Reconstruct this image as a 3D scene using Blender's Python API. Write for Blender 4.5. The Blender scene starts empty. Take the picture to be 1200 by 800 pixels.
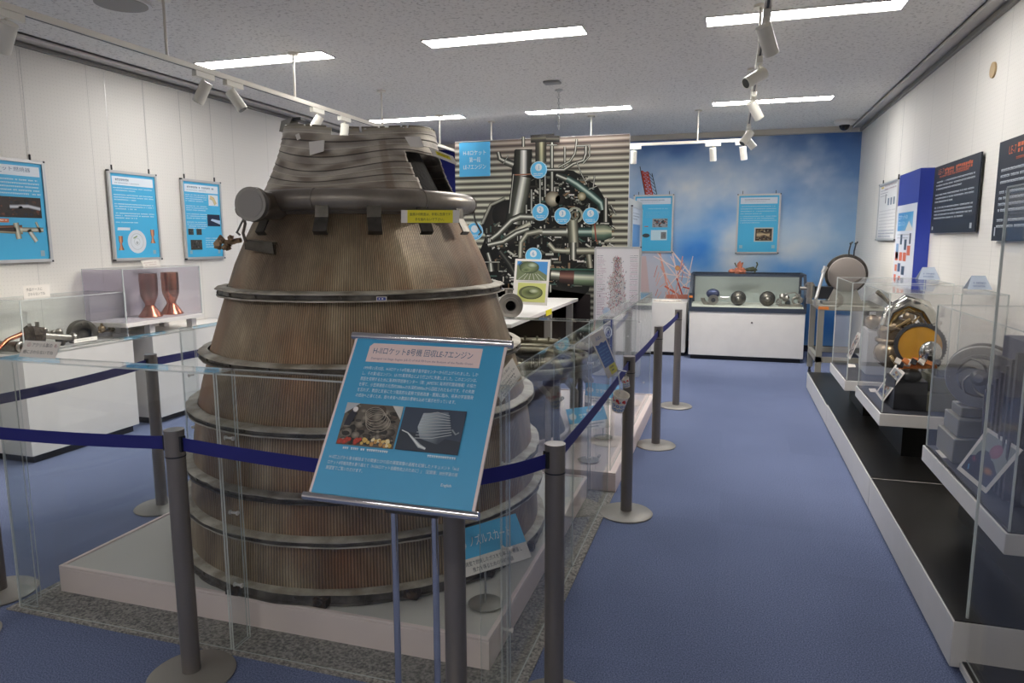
import bpy, math, random
import numpy as np
from mathutils import Matrix, Vector, noise, Euler

PI = math.pi
rnd = random.Random(7)
SC = bpy.context.scene
COL = SC.collection

# ---------------------------------------------------------------- camera
F_PX, YAW, PITCH, ROLL = 822.04, 0.29953, -0.14346, -0.003357
CAM = Vector((0, 0, 1.6))
_cy, _sy, _cp, _sp = math.cos(YAW), math.sin(YAW), math.cos(PITCH), math.sin(PITCH)
_w = Vector((-_sy*_cp, _cy*_cp, _sp)); _r0 = Vector((_cy, _sy, 0)); _u0 = _r0.cross(_w)
_r = math.cos(ROLL)*_r0 + math.sin(ROLL)*_u0; _u = -math.sin(ROLL)*_r0 + math.cos(ROLL)*_u0
cd = bpy.data.cameras.new('camera'); cam = bpy.data.objects.new('camera', cd); COL.objects.link(cam)
cd.sensor_width = 36; cd.lens = F_PX*36/1200; cd.clip_start = .05
cam.matrix_world = Matrix(((_r.x, _u.x, -_w.x, 0), (_r.y, _u.y, -_w.y, 0), (_r.z, _u.z, -_w.z, 1.6), (0, 0, 0, 1)))
SC.camera = cam
SC.view_settings.view_transform = 'Standard'; SC.view_settings.look = 'None'
SC.view_settings.exposure = 0.95; SC.view_settings.gamma = 1; SC.view_settings.use_curve_mapping = False
SC.cycles.transparent_max_bounces = 40
SC.cycles.max_bounces = 10; SC.cycles.diffuse_bounces = 5; SC.cycles.glossy_bounces = 5
SC.cycles.sample_clamp_indirect = 4.0
SC.cycles.caustics_reflective = False; SC.cycles.caustics_refractive = False

LIGHT_PANEL = 21.0        # emission of the ceiling fixtures
SPOT_W = 40.0            # watts of one track spotlight
world = bpy.data.worlds.new('world'); SC.world = world; world.use_nodes = True
world.node_tree.nodes['Background'].inputs[0].default_value = (.5, .55, .6, 1)
world.node_tree.nodes['Background'].inputs[1].default_value = 0.02

def at(px, py, x=None, y=None, z=None):
    """point of the place seen at a pixel of the photograph, on a given plane"""
    d = _r*(px-600)/F_PX - _u*(py-400)/F_PX + _w
    if x is not None: t = (x-CAM.x)/d.x
    elif y is not None: t = (y-CAM.y)/d.y
    else: t = (z-CAM.z)/d.z
    return CAM + d*t

# room
XL, XR, YB, YF, ZC = -5.2, 1.65, 10.8, -3.2, 3.11

# ---------------------------------------------------------------- colours and materials
def lin(c):
    if len(c) == 4: c = c[:3]
    o = []
    for v in c:
        v = v/255.0
        o.append(v/12.92 if v <= .04045 else ((v+.055)/1.055)**2.4)
    return tuple(o)+(1.0,)

MATS = {}
def mat(name, rgb, rough=.5, metal=0.0, var=0.0, vscale=8.0, bump=0.0, bscale=60.0, rgb2=None, emit=0.0, spec=.5, stretch=(1, 1, 1), coat=0.0):
    if name in MATS: return MATS[name]
    m = bpy.data.materials.new(name); MATS[name] = m; m.use_nodes = True
    nt = m.node_tree; b = nt.nodes['Principled BSDF']
    c = lin(rgb)
    b.inputs['Base Color'].default_value = c; b.inputs['Roughness'].default_value = rough; b.inputs['Metallic'].default_value = metal
    b.inputs['Specular IOR Level'].default_value = spec
    if coat: b.inputs['Coat Weight'].default_value = coat
    if emit:
        b.inputs['Emission Color'].default_value = c; b.inputs['Emission Strength'].default_value = emit
    tc = nt.nodes.new('ShaderNodeTexCoord'); mp = nt.nodes.new('ShaderNodeMapping'); mp.inputs['Scale'].default_value = stretch
    nt.links.new(tc.outputs['Object'], mp.inputs['Vector'])
    if var or rgb2:
        n = nt.nodes.new('ShaderNodeTexNoise'); n.inputs['Scale'].default_value = vscale; n.inputs['Detail'].default_value = 5
        nt.links.new(mp.outputs[0], n.inputs['Vector'])
        r = nt.nodes.new('ShaderNodeValToRGB'); nt.links.new(n.outputs['Fac'], r.inputs['Fac'])
        r.color_ramp.elements[0].position = .35; r.color_ramp.elements[1].position = .65
        if rgb2: r.color_ramp.elements[0].color = lin(rgb2); r.color_ramp.elements[1].color = c
        else:
            r.color_ramp.elements[0].color = tuple(max(0, v*(1-var)) for v in c[:3])+(1,)
            r.color_ramp.elements[1].color = tuple(min(1, v*(1+var)) for v in c[:3])+(1,)
        nt.links.new(r.outputs[0], b.inputs['Base Color'])
    if bump:
        n2 = nt.nodes.new('ShaderNodeTexNoise'); n2.inputs['Scale'].default_value = bscale; n2.inputs['Detail'].default_value = 3
        nt.links.new(mp.outputs[0], n2.inputs['Vector'])
        bp = nt.nodes.new('ShaderNodeBump'); bp.inputs['Strength'].default_value = bump; bp.inputs['Distance'].default_value = .01
        nt.links.new(n2.outputs['Fac'], bp.inputs['Height']); nt.links.new(bp.outputs[0], b.inputs['Normal'])
    return m

def N(nt, kind, **kw):
    n = nt.nodes.new(kind)
    for k, v in kw.items(): setattr(n, k, v)
    return n
def MATH(nt, op, a, b=None, c=None):
    n = N(nt, 'ShaderNodeMath', operation=op)
    for i, v in enumerate((a, b, c)):
        if v is None: continue
        if isinstance(v, (int, float)): n.inputs[i].default_value = v
        else: nt.links.new(v, n.inputs[i])
    return n.outputs[0]

def vcol_mat(name, rough=.5, metal=0.0, bump=0.0, bscale=60, coat=0.0):
    m = bpy.data.materials.new(name); MATS[name] = m; m.use_nodes = True
    nt = m.node_tree; b = nt.nodes['Principled BSDF']; b.inputs['Roughness'].default_value = rough; b.inputs['Metallic'].default_value = metal
    if coat: b.inputs['Coat Weight'].default_value = coat
    a = N(nt, 'ShaderNodeVertexColor'); a.layer_name = 'Col'
    nt.links.new(a.outputs[0], b.inputs['Base Color'])
    if bump:
        tc = N(nt, 'ShaderNodeTexCoord'); n2 = N(nt, 'ShaderNodeTexNoise'); n2.inputs['Scale'].default_value = bscale
        nt.links.new(tc.outputs['Object'], n2.inputs['Vector'])
        bp = N(nt, 'ShaderNodeBump'); bp.inputs['Strength'].default_value = bump; bp.inputs['Distance'].default_value = .01
        nt.links.new(n2.outputs['Fac'], bp.inputs['Height']); nt.links.new(bp.outputs[0], b.inputs['Normal'])
    return m
PRINT = vcol_mat('printed_paper', .45)
PRINTM = vcol_mat('matt_print', .8)

def acrylic_mat(name, tint=(.97, .98, .98), haze=.006, refl=.62):
    m = bpy.data.materials.new(name); MATS[name] = m; m.use_nodes = True; nt = m.node_tree; nt.nodes.clear()
    out = N(nt, 'ShaderNodeOutputMaterial'); tr = N(nt, 'ShaderNodeBsdfTransparent'); tr.inputs[0].default_value = (*tint, 1)
    gl = N(nt, 'ShaderNodeBsdfGlossy'); gl.inputs['Roughness'].default_value = .02
    df = N(nt, 'ShaderNodeBsdfDiffuse'); df.inputs[0].default_value = (.8, .82, .82, 1)
    lw = N(nt, 'ShaderNodeLayerWeight'); lw.inputs['Blend'].default_value = .5
    f5 = MATH(nt, 'POWER', lw.outputs['Facing'], 5.0)
    # Facing at blend .5 runs 0 (head on) .. 1 (grazing)
    fr = MATH(nt, 'MULTIPLY_ADD', f5, .9*refl, .045*refl)
    m1 = N(nt, 'ShaderNodeMixShader'); m1.inputs[0].default_value = haze
    nt.links.new(tr.outputs[0], m1.inputs[1]); nt.links.new(df.outputs[0], m1.inputs[2])
    m2 = N(nt, 'ShaderNodeMixShader'); nt.links.new(fr, m2.inputs[0]); nt.links.new(m1.outputs[0], m2.inputs[1]); nt.links.new(gl.outputs[0], m2.inputs[2])
    nt.links.new(m2.outputs[0], out.inputs[0]); return m
ACR = acrylic_mat('clear_acrylic'); ACRC = acrylic_mat('case_acrylic', (.985, .985, .985), .004, .42)
def edge_mat(name, rgb, opac):
    m = bpy.data.materials.new(name); MATS[name] = m; m.use_nodes = True; nt = m.node_tree; nt.nodes.clear()
    out = N(nt, 'ShaderNodeOutputMaterial'); tr = N(nt, 'ShaderNodeBsdfTransparent')
    p = N(nt, 'ShaderNodeBsdfPrincipled'); p.inputs['Base Color'].default_value = lin(rgb); p.inputs['Roughness'].default_value = .15
    mx = N(nt, 'ShaderNodeMixShader'); mx.inputs[0].default_value = opac
    nt.links.new(tr.outputs[0], mx.inputs[1]); nt.links.new(p.outputs[0], mx.inputs[2]); nt.links.new(mx.outputs[0], out.inputs[0]); return m
EDGE = edge_mat('acrylic_edge', (226, 232, 230), .65)

# surfaces of the room
def carpet_mat():
    m = bpy.data.materials.new('blue_carpet'); m.use_nodes = True; nt = m.node_tree; b = nt.nodes['Principled BSDF']
    b.inputs['Roughness'].default_value = .95; b.inputs['Specular IOR Level'].default_value = .15
    tc = N(nt, 'ShaderNodeTexCoord'); v = tc.outputs['Object']
    n1 = N(nt, 'ShaderNodeTexNoise'); n1.inputs['Scale'].default_value = 170; n1.inputs['Detail'].default_value = 4; n1.inputs['Roughness'].default_value = .8; nt.links.new(v, n1.inputs['Vector'])
    r1 = N(nt, 'ShaderNodeValToRGB'); nt.links.new(n1.outputs['Fac'], r1.inputs['Fac'])
    r1.color_ramp.elements[0].position = .33; r1.color_ramp.elements[0].color = lin((64, 74, 104))
    r1.color_ramp.elements[1].position = .67; r1.color_ramp.elements[1].color = lin((137, 149, 184))
    n2 = N(nt, 'ShaderNodeTexNoise'); n2.inputs['Scale'].default_value = 2.2; n2.inputs['Detail'].default_value = 3; nt.links.new(v, n2.inputs['Vector'])
    # carpet tiles, each a touch lighter or darker
    sep = N(nt, 'ShaderNodeSeparateXYZ'); nt.links.new(v, sep.inputs[0])
    fx = MATH(nt, 'FLOOR', MATH(nt, 'DIVIDE', sep.outputs[0], .5)); fy = MATH(nt, 'FLOOR', MATH(nt, 'DIVIDE', sep.outputs[1], .5))
    cb = N(nt, 'ShaderNodeCombineXYZ'); nt.links.new(fx, cb.inputs[0]); nt.links.new(fy, cb.inputs[1])
    wn = N(nt, 'ShaderNodeTexWhiteNoise'); nt.links.new(cb.outputs[0], wn.inputs['Vector'])
    k = MATH(nt, 'ADD', MATH(nt, 'MULTIPLY_ADD', wn.outputs['Value'], .07, .86), MATH(nt, 'MULTIPLY', n2.outputs['Fac'], .2))
    mx = N(nt, 'ShaderNodeVectorMath', operation='SCALE'); nt.links.new(r1.outputs[0], mx.inputs[0]); nt.links.new(k, mx.inputs['Scale'])
    nt.links.new(mx.outputs[0], b.inputs['Base Color'])
    bp = N(nt, 'ShaderNodeBump'); bp.inputs['Strength'].default_value = .5; bp.inputs['Distance'].default_value = .004
    nt.links.new(n1.outputs['Fac'], bp.inputs['Height']); nt.links.new(bp.outputs[0], b.inputs['Normal'])
    return m
CARPET = carpet_mat()

def ceiling_mat():
    m = bpy.data.materials.new('rockwool_ceiling'); m.use_nodes = True; nt = m.node_tree; b = nt.nodes['Principled BSDF']
    b.inputs['Roughness'].default_value = .95
    tc = N(nt, 'ShaderNodeTexCoord'); v = tc.outputs['Object']
    n1 = N(nt, 'ShaderNodeTexNoise'); n1.inputs['Scale'].default_value = 38; n1.inputs['Detail'].default_value = 6; n1.inputs['Roughness'].default_value = .7; nt.links.new(v, n1.inputs['Vector'])
    r1 = N(nt, 'ShaderNodeValToRGB'); nt.links.new(n1.outputs['Fac'], r1.inputs['Fac'])
    r1.color_ramp.elements[0].position = .34; r1.color_ramp.elements[0].color = lin((178, 173, 168))
    r1.color_ramp.elements[1].position = .47; r1.color_ramp.elements[1].color = lin((232, 229, 224))
    nt.links.new(r1.outputs[0], b.inputs['Base Color'])
    bp = N(nt, 'ShaderNodeBump'); bp.inputs['Strength'].default_value = .12; bp.inputs['Distance'].default_value = .004
    nt.links.new(n1.outputs['Fac'], bp.inputs['Height']); nt.links.new(bp.outputs[0], b.inputs['Normal'])
    return m

def wall_mat(name, seam=.6):
    """perforated white board in panels along Y, thin seams"""
    m = bpy.data.materials.new(name); m.use_nodes = True; nt = m.node_tree; b = nt.nodes['Principled BSDF']
    b.inputs['Roughness'].default_value = .7
    tc = N(nt, 'ShaderNodeTexCoord'); sep = N(nt, 'ShaderNodeSeparateXYZ'); nt.links.new(tc.outputs['Object'], sep.inputs[0])
    Y, Z = sep.outputs[1], sep.outputs[2]
    def dots(c):
        f = MATH(nt, 'FRACT', MATH(nt, 'DIVIDE', c, .03)); return MATH(nt, 'ABSOLUTE', MATH(nt, 'SUBTRACT', f, .5))
    a, c = dots(Y), dots(Z)
    d = MATH(nt, 'ADD', MATH(nt, 'MULTIPLY', a, a), MATH(nt, 'MULTIPLY', c, c))
    hole = MATH(nt, 'LESS_THAN', d, .02)
    sf = MATH(nt, 'ABSOLUTE', MATH(nt, 'SUBTRACT', MATH(nt, 'FRACT', MATH(nt, 'DIVIDE', Y, seam)), .5))
    sm = MATH(nt, 'GREATER_THAN', sf, .5-.0022/seam)
    k = MATH(nt, 'SUBTRACT', 1.0, MATH(nt, 'ADD', MATH(nt, 'MULTIPLY', hole, .10), MATH(nt, 'MULTIPLY', sm, .28)))
    vm = N(nt, 'ShaderNodeVectorMath', operation='SCALE'); vm.inputs[0].default_value = lin((232, 228, 221))[:3]; nt.links.new(k, vm.inputs['Scale'])
    nt.links.new(vm.outputs[0], b.inputs['Base Color']); return m
WALLW = wall_mat('perforated_white_wall')

# common materials
M_WHITE = mat('white_paint', (224, 220, 216), .45)
M_CAB = mat('white_laminate', (218, 215, 212), .35, var=.02)
M_DARK = mat('charcoal_plastic', (38, 40, 46), .4)
M_BLACK = mat('black_laminate', (22, 21, 20), .3)
M_NAVYFLOOR = mat('dark_grey_board', (58, 60, 68), .5)
M_ALU = mat('brushed_aluminium', (190, 190, 188), .32, .9)
M_ALUW = mat('satin_aluminium_frame', (205, 205, 205), .35, .55)
M_CHROME = mat('chrome', (225, 222, 222), .08, 1)
M_POST = mat('titanium_grey_post', (130, 124, 121), .38, .5)
M_POSTB = mat('grey_post_base', (150, 146, 140), .45, .4)
M_STEEL = mat('dull_steel', (160, 155, 148), .35, .9, var=.15, vscale=12)
M_STEELD = mat('dark_steel', (88, 84, 78), .4, .85, var=.3, vscale=14)
M_STEELG = mat('grey_painted_steel', (150, 148, 140), .5, .3)
M_BELT = mat('navy_webbing', (26, 30, 112), .75)
M_COPPER = mat('polished_copper', (205, 128, 98), .25, 1, var=.08, vscale=5, stretch=(1, 1, .3))
M_COPPERD = mat('dark_copper', (160, 104, 92), .35, 1, var=.08, vscale=5)
M_RAIL = mat('cream_track', (226, 220, 208), .4)
M_LAMPW = mat('cream_white_lamp', (232, 228, 216), .35)
M_LENS = mat('lamp_lens', (60, 58, 54), .2)
M_FIN = mat('dark_finned_metal', (62, 54, 58), .45, .6, var=.3, vscale=20)
M_GLASSY = mat('wet_brown_metal', (140, 122, 98), .25, .6, var=.4, vscale=10)
M_RUST = mat('rusty_debris', (168, 140, 110), .8, .1, var=.4, vscale=25, bump=.6)
M_ORANGE = mat('orange_lacquer', (214, 128, 62), .4)
M_GOLD = mat('amber_disc', (206, 150, 44), .35, .3, var=.12, vscale=6)
M_PAPER = mat('white_paper', (236, 230, 222), .8)
M_YEL = mat('yellow_label', (238, 226, 40), .6)
M_GREYC = mat('grey_speckled_carpet', (172, 168, 162), .95, var=0, rgb2=(106, 104, 104), vscale=90, bump=.3, bscale=160, spec=.1)

# ---------------------------------------------------------------- mesh builder
class MB:
    def __init__(s): s.v = []; s.f = []; s.mi = []; s.sm = []; s.c = None; s.M = Matrix.Identity(4)
    def at(s, M): s.M = M; return s
    def _add(s, vs, fs, mi=0, sm=False, cols=None):
        o = len(s.v)
        s.v += [tuple(s.M @ Vector(p)) for p in vs]
        s.f += [tuple(i+o for i in f) for f in fs]
        s.mi += (mi if isinstance(mi, list) else [mi]*len(fs)); s.sm += [sm]*len(fs)
        if cols is not None:
            if s.c is None: s.c = [(1, 1, 1, 1)]*o
            s.c += cols
        elif s.c is not None: s.c += [(1, 1, 1, 1)]*len(vs)
        return s
    def box(s, a, b, mi=0):
        x0, y0, z0 = (min(a[i], b[i]) for i in range(3)); x1, y1, z1 = (max(a[i], b[i]) for i in range(3))
        v = [(x0, y0, z0), (x1, y0, z0), (x1, y1, z0), (x0, y1, z0), (x0, y0, z1), (x1, y0, z1), (x1, y1, z1), (x0, y1, z1)]
        return s._add(v, [(0, 3, 2, 1), (4, 5, 6, 7), (0, 1, 5, 4), (1, 2, 6, 5), (2, 3, 7, 6), (3, 0, 4, 7)], mi)
    def sheet(s, a, b, mi=0, me=1):
        """acrylic sheet: the two big faces get material mi, the edge faces me"""
        x0, y0, z0 = (min(a[i], b[i]) for i in range(3)); x1, y1, z1 = (max(a[i], b[i]) for i in range(3))
        d = (x1-x0, y1-y0, z1-z0); k = d.index(min(d))
        m = {0: [me, me, me, mi, me, mi], 1: [me, me, mi, me, mi, me], 2: [mi, mi, me, me, me, me]}[k]
        v = [(x0, y0, z0), (x1, y0, z0), (x1, y1, z0), (x0, y1, z0), (x0, y0, z1), (x1, y0, z1), (x1, y1, z1), (x0, y1, z1)]
        return s._add(v, [(0, 3, 2, 1), (4, 5, 6, 7), (0, 1, 5, 4), (1, 2, 6, 5), (2, 3, 7, 6), (3, 0, 4, 7)], m)
    def quad(s, pts, mi=0): return s._add(pts, [(0, 1, 2, 3)], mi)
    def slab(s, pts, t, mi=0):
        """flat quad with thickness t behind it"""
        p = [Vector(q) for q in pts]; n = (p[1]-p[0]).cross(p[3]-p[0]).normalized()*t
        v = p+[q-n for q in p]
        return s._add(v, [(0, 1, 2, 3), (7, 6, 5, 4), (0, 4, 5, 1), (1, 5, 6, 2), (2, 6, 7, 3), (3, 7, 4, 0)], mi)
    def cyl(s, p0, p1, r0, r1=None, n=20, mi=0, sm=True):
        r1 = r0 if r1 is None else r1; p0, p1 = Vector(p0), Vector(p1); d = (p1-p0).normalized()
        a = d.orthogonal().normalized(); b = d.cross(a); v = []
        for p, r in ((p0, r0), (p1, r1)):
            for i in range(n): t = 2*PI*i/n; v.append(p+(a*math.cos(t)+b*math.sin(t))*r)
        s._add(v, [(i, (i+1) % n, n+(i+1) % n, n+i) for i in range(n)], mi, sm)
        s._add(v[:n], [tuple(range(n-1, -1, -1))], mi); s._add(v[n:], [tuple(range(n))], mi); return s
    def tube(s, pts, r, n=10, mi=0, closed=False):
        P = [Vector(p) for p in pts]; m = len(P); v = []; f = []; ref = None
        for i, p in enumerate(P):
            if closed: d = (P[(i+1) % m]-P[i-1]).normalized()
            else: d = (P[min(i+1, m-1)]-P[max(i-1, 0)]).normalized()
            if ref is None: ref = d.orthogonal().normalized()
            a = (ref-d*ref.dot(d)).normalized(); ref = a; b = d.cross(a); rr = r[i] if isinstance(r, (list, tuple)) else r
            for k in range(n): t = 2*PI*k/n; v.append(p+(a*math.cos(t)+b*math.sin(t))*rr)
        for i in range(m if closed else m-1):
            j = (i+1) % m
            for k in range(n): f.append((i*n+k, i*n+(k+1) % n, j*n+(k+1) % n, j*n+k))
        s._add(v, f, mi, True)
        if not closed: s._add(v[:n], [tuple(range(n-1, -1, -1))], mi); s._add(v[-n:], [tuple(range(n))], mi)
        return s
    def lathe(s, prof, c=(0, 0, 0), axis=(0, 0, 1), n=48, mi=0, sm=True, wob=None):
        ax = Vector(axis).normalized(); q = Vector((0, 0, 1)).rotation_difference(ax).to_matrix().to_4x4(); T = Matrix.Translation(c) @ q
        v = []; m = len(prof)
        for (r, z) in prof:
            for i in range(n):
                t = 2*PI*i/n; dr = wob(t, r, z) if wob else 0
                v.append(T @ Vector(((r+dr)*math.cos(t), (r+dr)*math.sin(t), z)))
        f = [(j*n+i, j*n+(i+1) % n, (j+1)*n+(i+1) % n, (j+1)*n+i) for j in range(m-1) for i in range(n)]
        s._add(v, f, mi, sm)
        if prof[0][0] > 1e-6: pass
        return s
    def sph(s, c, r, sc=(1, 1, 1), n=16, mi=0, R=None):
        v = []; m = n//2; c = Vector(c)
        for j in range(m+1):
            ph = PI*j/m
            for i in range(n):
                t = 2*PI*i/n; p = Vector((math.sin(ph)*math.cos(t)*r*sc[0], math.sin(ph)*math.sin(t)*r*sc[1], math.cos(ph)*r*sc[2]))
                if R: p = R @ p
                v.append(c+p)
        f = [(j*n+i, (j+1)*n+i, (j+1)*n+(i+1) % n, j*n+(i+1) % n) for j in range(m) for i in range(n)]
        return s._add(v, f, mi, True)
    def torus(s, c, R, r, axis=(0, 0, 1), n=48, k=12, mi=0, a0=0, a1=2*PI):
        q = Vector((0, 0, 1)).rotation_difference(Vector(axis).normalized()).to_matrix()
        full = abs(a1-a0-2*PI) < 1e-6; m = n if full else n+1
        pts = [Vector(c)+q @ Vector((R*math.cos(a0+(a1-a0)*i/n), R*math.sin(a0+(a1-a0)*i/n), 0)) for i in range(m)]
        return s.tube(pts, r, k, mi, closed=full)
    def blob(s, c, r, seed=0, n=14, amt=.5, sc=(1, 1, 1), mi=0):
        v = []; m = n//2; c = Vector(c)
        for j in range(m+1):
            ph = PI*j/m
            for i in range(n):
                t = 2*PI*i/n; d = Vector((math.sin(ph)*math.cos(t), math.sin(ph)*math.sin(t), math.cos(ph)))
                k = 1+amt*noise.noise(d*1.9+Vector((seed*3.7, seed, 0)))+amt*.5*noise.noise(d*5+Vector((seed, 0, 9)))
                v.append(c+Vector((d.x*sc[0], d.y*sc[1], d.z*sc[2]))*r*k)
        f = [(j*n+i, (j+1)*n+i, (j+1)*n+(i+1) % n, j*n+(i+1) % n) for j in range(m) for i in range(n)]
        return s._add(v, f, mi, True)
    def build(s, name, mats, parent=None, bevel=0, local=False):
        me = bpy.data.meshes.new(name); o = bpy.data.objects.new(name, me); COL.objects.link(o)
        vs = s.v
        if parent is not None:
            W = root_matrix(parent)
            if not local:
                Wi = W.inverted(); vs = [tuple(Wi @ Vector(p)) for p in vs]
            o.parent = parent
        me.from_pydata(vs, [], s.f)
        for m in (mats if isinstance(mats, (list, tuple)) else [mats]): me.materials.append(m)
        me.polygons.foreach_set('material_index', s.mi); me.polygons.foreach_set('use_smooth', s.sm)
        if s.c is not None:
            a = me.color_attributes.new('Col', 'FLOAT_COLOR', 'POINT'); a.data.foreach_set('color', np.array(s.c, dtype=np.float32).ravel())
        me.update(); me.set_sharp_from_angle(angle=math.radians(38))
        if bevel:
            b = o.modifiers.new('bevel', 'BEVEL'); b.width = bevel; b.segments = 2; b.limit_method = 'ANGLE'
        return o

def root_matrix(o):
    M = o.matrix_basis.copy()
    while o.parent is not None: o = o.parent; M = o.matrix_basis @ M
    return M
def tag(o, label=None, cat=None, group=None, kind=None):
    if label: o['label'] = label
    if cat: o['category'] = cat
    if group: o['group'] = group
    if kind: o['kind'] = kind
    return o
def thing(name, label, cat, loc=(0, 0, 0), rz=0, group=None, rot=None):
    o = bpy.data.objects.new(name, None); COL.objects.link(o); o.location = loc; o.rotation_euler = rot if rot else (0, 0, rz)
    o.empty_display_size = .1
    return tag(o, label, cat, group)
def struct(name, mb, m, bevel=0): return tag(mb.build(name, m, bevel=bevel), kind='structure')

# ---------------------------------------------------------------- flat printed artwork (vertex coloured, real flat sheets)
FONT_CACHE = {}
def glyphs(txt):
    if txt not in FONT_CACHE:
        cu = bpy.data.curves.new('t', 'FONT'); cu.body = txt; cu.size = 1; cu.resolution_u = 2; cu.fill_mode = 'FRONT'
        ob = bpy.data.objects.new('t', cu); COL.objects.link(ob)
        dg = bpy.context.evaluated_depsgraph_get(); me = bpy.data.meshes.new_from_object(ob.evaluated_get(dg))
        vs = [(v.co.x, v.co.y) for v in me.vertices]; fs = [tuple(p.vertices) for p in me.polygons]
        bpy.data.objects.remove(ob); bpy.data.curves.remove(cu); bpy.data.meshes.remove(me)
        FONT_CACHE[txt] = (vs, fs)
    return FONT_CACHE[txt]
class Art:
    """2-D picture; x to the right, y down, from the top left corner; lies in the local XZ plane facing -Y"""
    def __init__(s, w, h, step=.0004): s.w, s.h, s.step = w, h, step; s.m = MB(); s.m.c = []; s.L = 1
    def _p(s, x, y): return (x-s.w/2, -s.L*s.step, s.h/2-y)
    def up(s): s.L += 1; return s
    def poly(s, pts, c):
        cs = [lin(c)]*len(pts) if not isinstance(c, list) else [lin(q) for q in c]
        s.m._add([s._p(*p) for p in pts], [tuple(range(len(pts)))], 0, False, cs); return s
    def rect(s, x, y, w, h, c): return s.poly([(x, y+h), (x+w, y+h), (x+w, y), (x, y)], c)
    def disc(s, x, y, r, c, c2=None, n=28, ry=None):
        ry = ry or r; v = [s._p(x, y)]+[s._p(x+r*math.cos(2*PI*i/n), y-ry*math.sin(2*PI*i/n)) for i in range(n)]
        s.m._add(v, [(0, 1+i, 1+(i+1) % n) for i in range(n)], 0, False, [lin(c)]+[lin(c2 or c)]*n); return s
    def ring(s, x, y, r0, r1, c, n=28, k=1.0):
        v = []
        for i in range(n):
            for r in (r0, r1): v.append(s._p(x+r*math.cos(2*PI*i/n), y-r*k*math.sin(2*PI*i/n)))
        s.m._add(v, [(2*i, 2*i+1, 2*((i+1) % n)+1, 2*((i+1) % n)) for i in range(n)], 0, False, [lin(c)]*(2*n)); return s
    def pipe(s, pts, w, cs=((25, 25, 20), (110, 112, 100), (235, 236, 215), (120, 122, 108), (30, 30, 25)), offs=(-1, -.5, -.12, .35, 1)):
        v = []; cc = []; m = len(pts)
        for i, p in enumerate(pts):
            a = pts[max(i-1, 0)]; b = pts[min(i+1, m-1)]; dx, dy = b[0]-a[0], b[1]-a[1]; L = math.hypot(dx, dy) or 1; nx, ny = -dy/L, dx/L
            ww = w[i] if isinstance(w, (list, tuple)) else w
            for o, c in zip(offs, cs): v.append(s._p(p[0]+nx*o*ww/2, p[1]+ny*o*ww/2)); cc.append(lin(c))
        k = len(offs); s.m._add(v, [(i*k+j, (i+1)*k+j, (i+1)*k+j+1, i*k+j+1) for i in range(m-1) for j in range(k-1)], 0, False, cc); return s
    def line(s, a, b, w, c): return s.pipe([a, b], w, (c, c), (-1, 1))
    def text(s, t, x, y, size, c, width=None, sx=1.0, skew=0):
        vs, fs = glyphs(t)
        if not vs: return s
        mx = max(v[0] for v in vs)
        k = width/(mx*size) if width else sx
        s.m._add([s._p(x+(v[0]*k)*size, y-v[1]*size) for v in vs], fs, 0, False, [lin(c)]*len(vs)); return s
    def lines(s, x, y, w, n, pitch, hh, c, last=.6, seed=1, dens=1.0):
        """rows of tiny unreadable characters"""
        R = random.Random(seed)
        for i in range(n):
            xe = x+w*(last if i == n-1 else 1); q = x
            while q < xe-hh*.8:
                g = hh*R.uniform(.7, .95)
                if R.random() < .93: s.rect(q, y+i*pitch+hh*.1*R.random(), g*.8*dens, hh*R.uniform(.6, .9)*.55, c); s.rect(q+g*.2, y+i*pitch+hh*.55, g*.5, hh*.35, c)
                q += g
        return s
    def photo(s, x, y, w, h, base, cols, n=60, seed=3, rr=(.03, .14)):
        s.rect(x, y, w, h, base); R = random.Random(seed); s.up()
        for i in range(n):
            r = R.uniform(*rr)*min(w, h); ry = r*R.uniform(.4, 1)
            cx = R.uniform(x+r, x+w-r); cy = R.uniform(y+ry, y+h-ry); c = R.choice(cols)
            s.L += .02
            s.disc(cx, cy, r, c, tuple(int(v*.6) for v in c), n=9, ry=ry)
        s.L = math.ceil(s.L); return s
    def build(s, name, parent, m=None): return s.m.build(name, m or PRINT, parent, local=True)

def bars(mb, w, h, t, d, mi=0, mc=1, y0=0):
    """rectangular picture frame of bar width t and depth d in the local XZ plane, with small corner caps"""
    for a, b in (((-w/2, y0-d, h/2-t), (w/2, y0, h/2)), ((-w/2, y0-d, -h/2), (w/2, y0, -h/2+t)), ((-w/2, y0-d, -h/2+t), (-w/2+t, y0, h/2-t)), ((w/2-t, y0-d, -h/2+t), (w/2, y0, h/2-t))): mb.box(a, b, mi)
    for sx in (-1, 1):
        for sz in (-1, 1): mb.box((sx*(w/2+.001), y0-d-.002, sz*(h/2+.001)), (sx*(w/2-t*.55), y0+.001, sz*(h/2-t*.55)), mc)

BLUE = (66, 158, 208)
def framed(label, c, w, h, rz, art, group=None, wires=(-.38, .38), name='framed_poster', cat='poster', wl=.9):
    t = thing(name, label, cat, c, rz, group)
    fr = MB(); bars(fr, w, h, .024, .022); fr.box((-w/2+.02, -.012, -h/2+.02), (w/2-.02, 0, h/2-.02), 2)
    fr.build('frame', [M_ALUW, M_DARK, M_WHITE], t, local=True)
    art.m.v = [(v[0], v[1]-.012, v[2]) for v in art.m.v]; art.build('print', t)
    for k in wires:
        wmb = MB(); wmb.cyl((k*w, .004, h/2-.01), (k*w, .004, h/2+wl), .0011, n=6); wmb.box((k*w-.004, -.004, h/2), (k*w+.004, .007, h/2+.045), 1)
        wmb.build('hanging_wire', [M_ALU, M_DARK], t, local=True)
    return t

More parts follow.
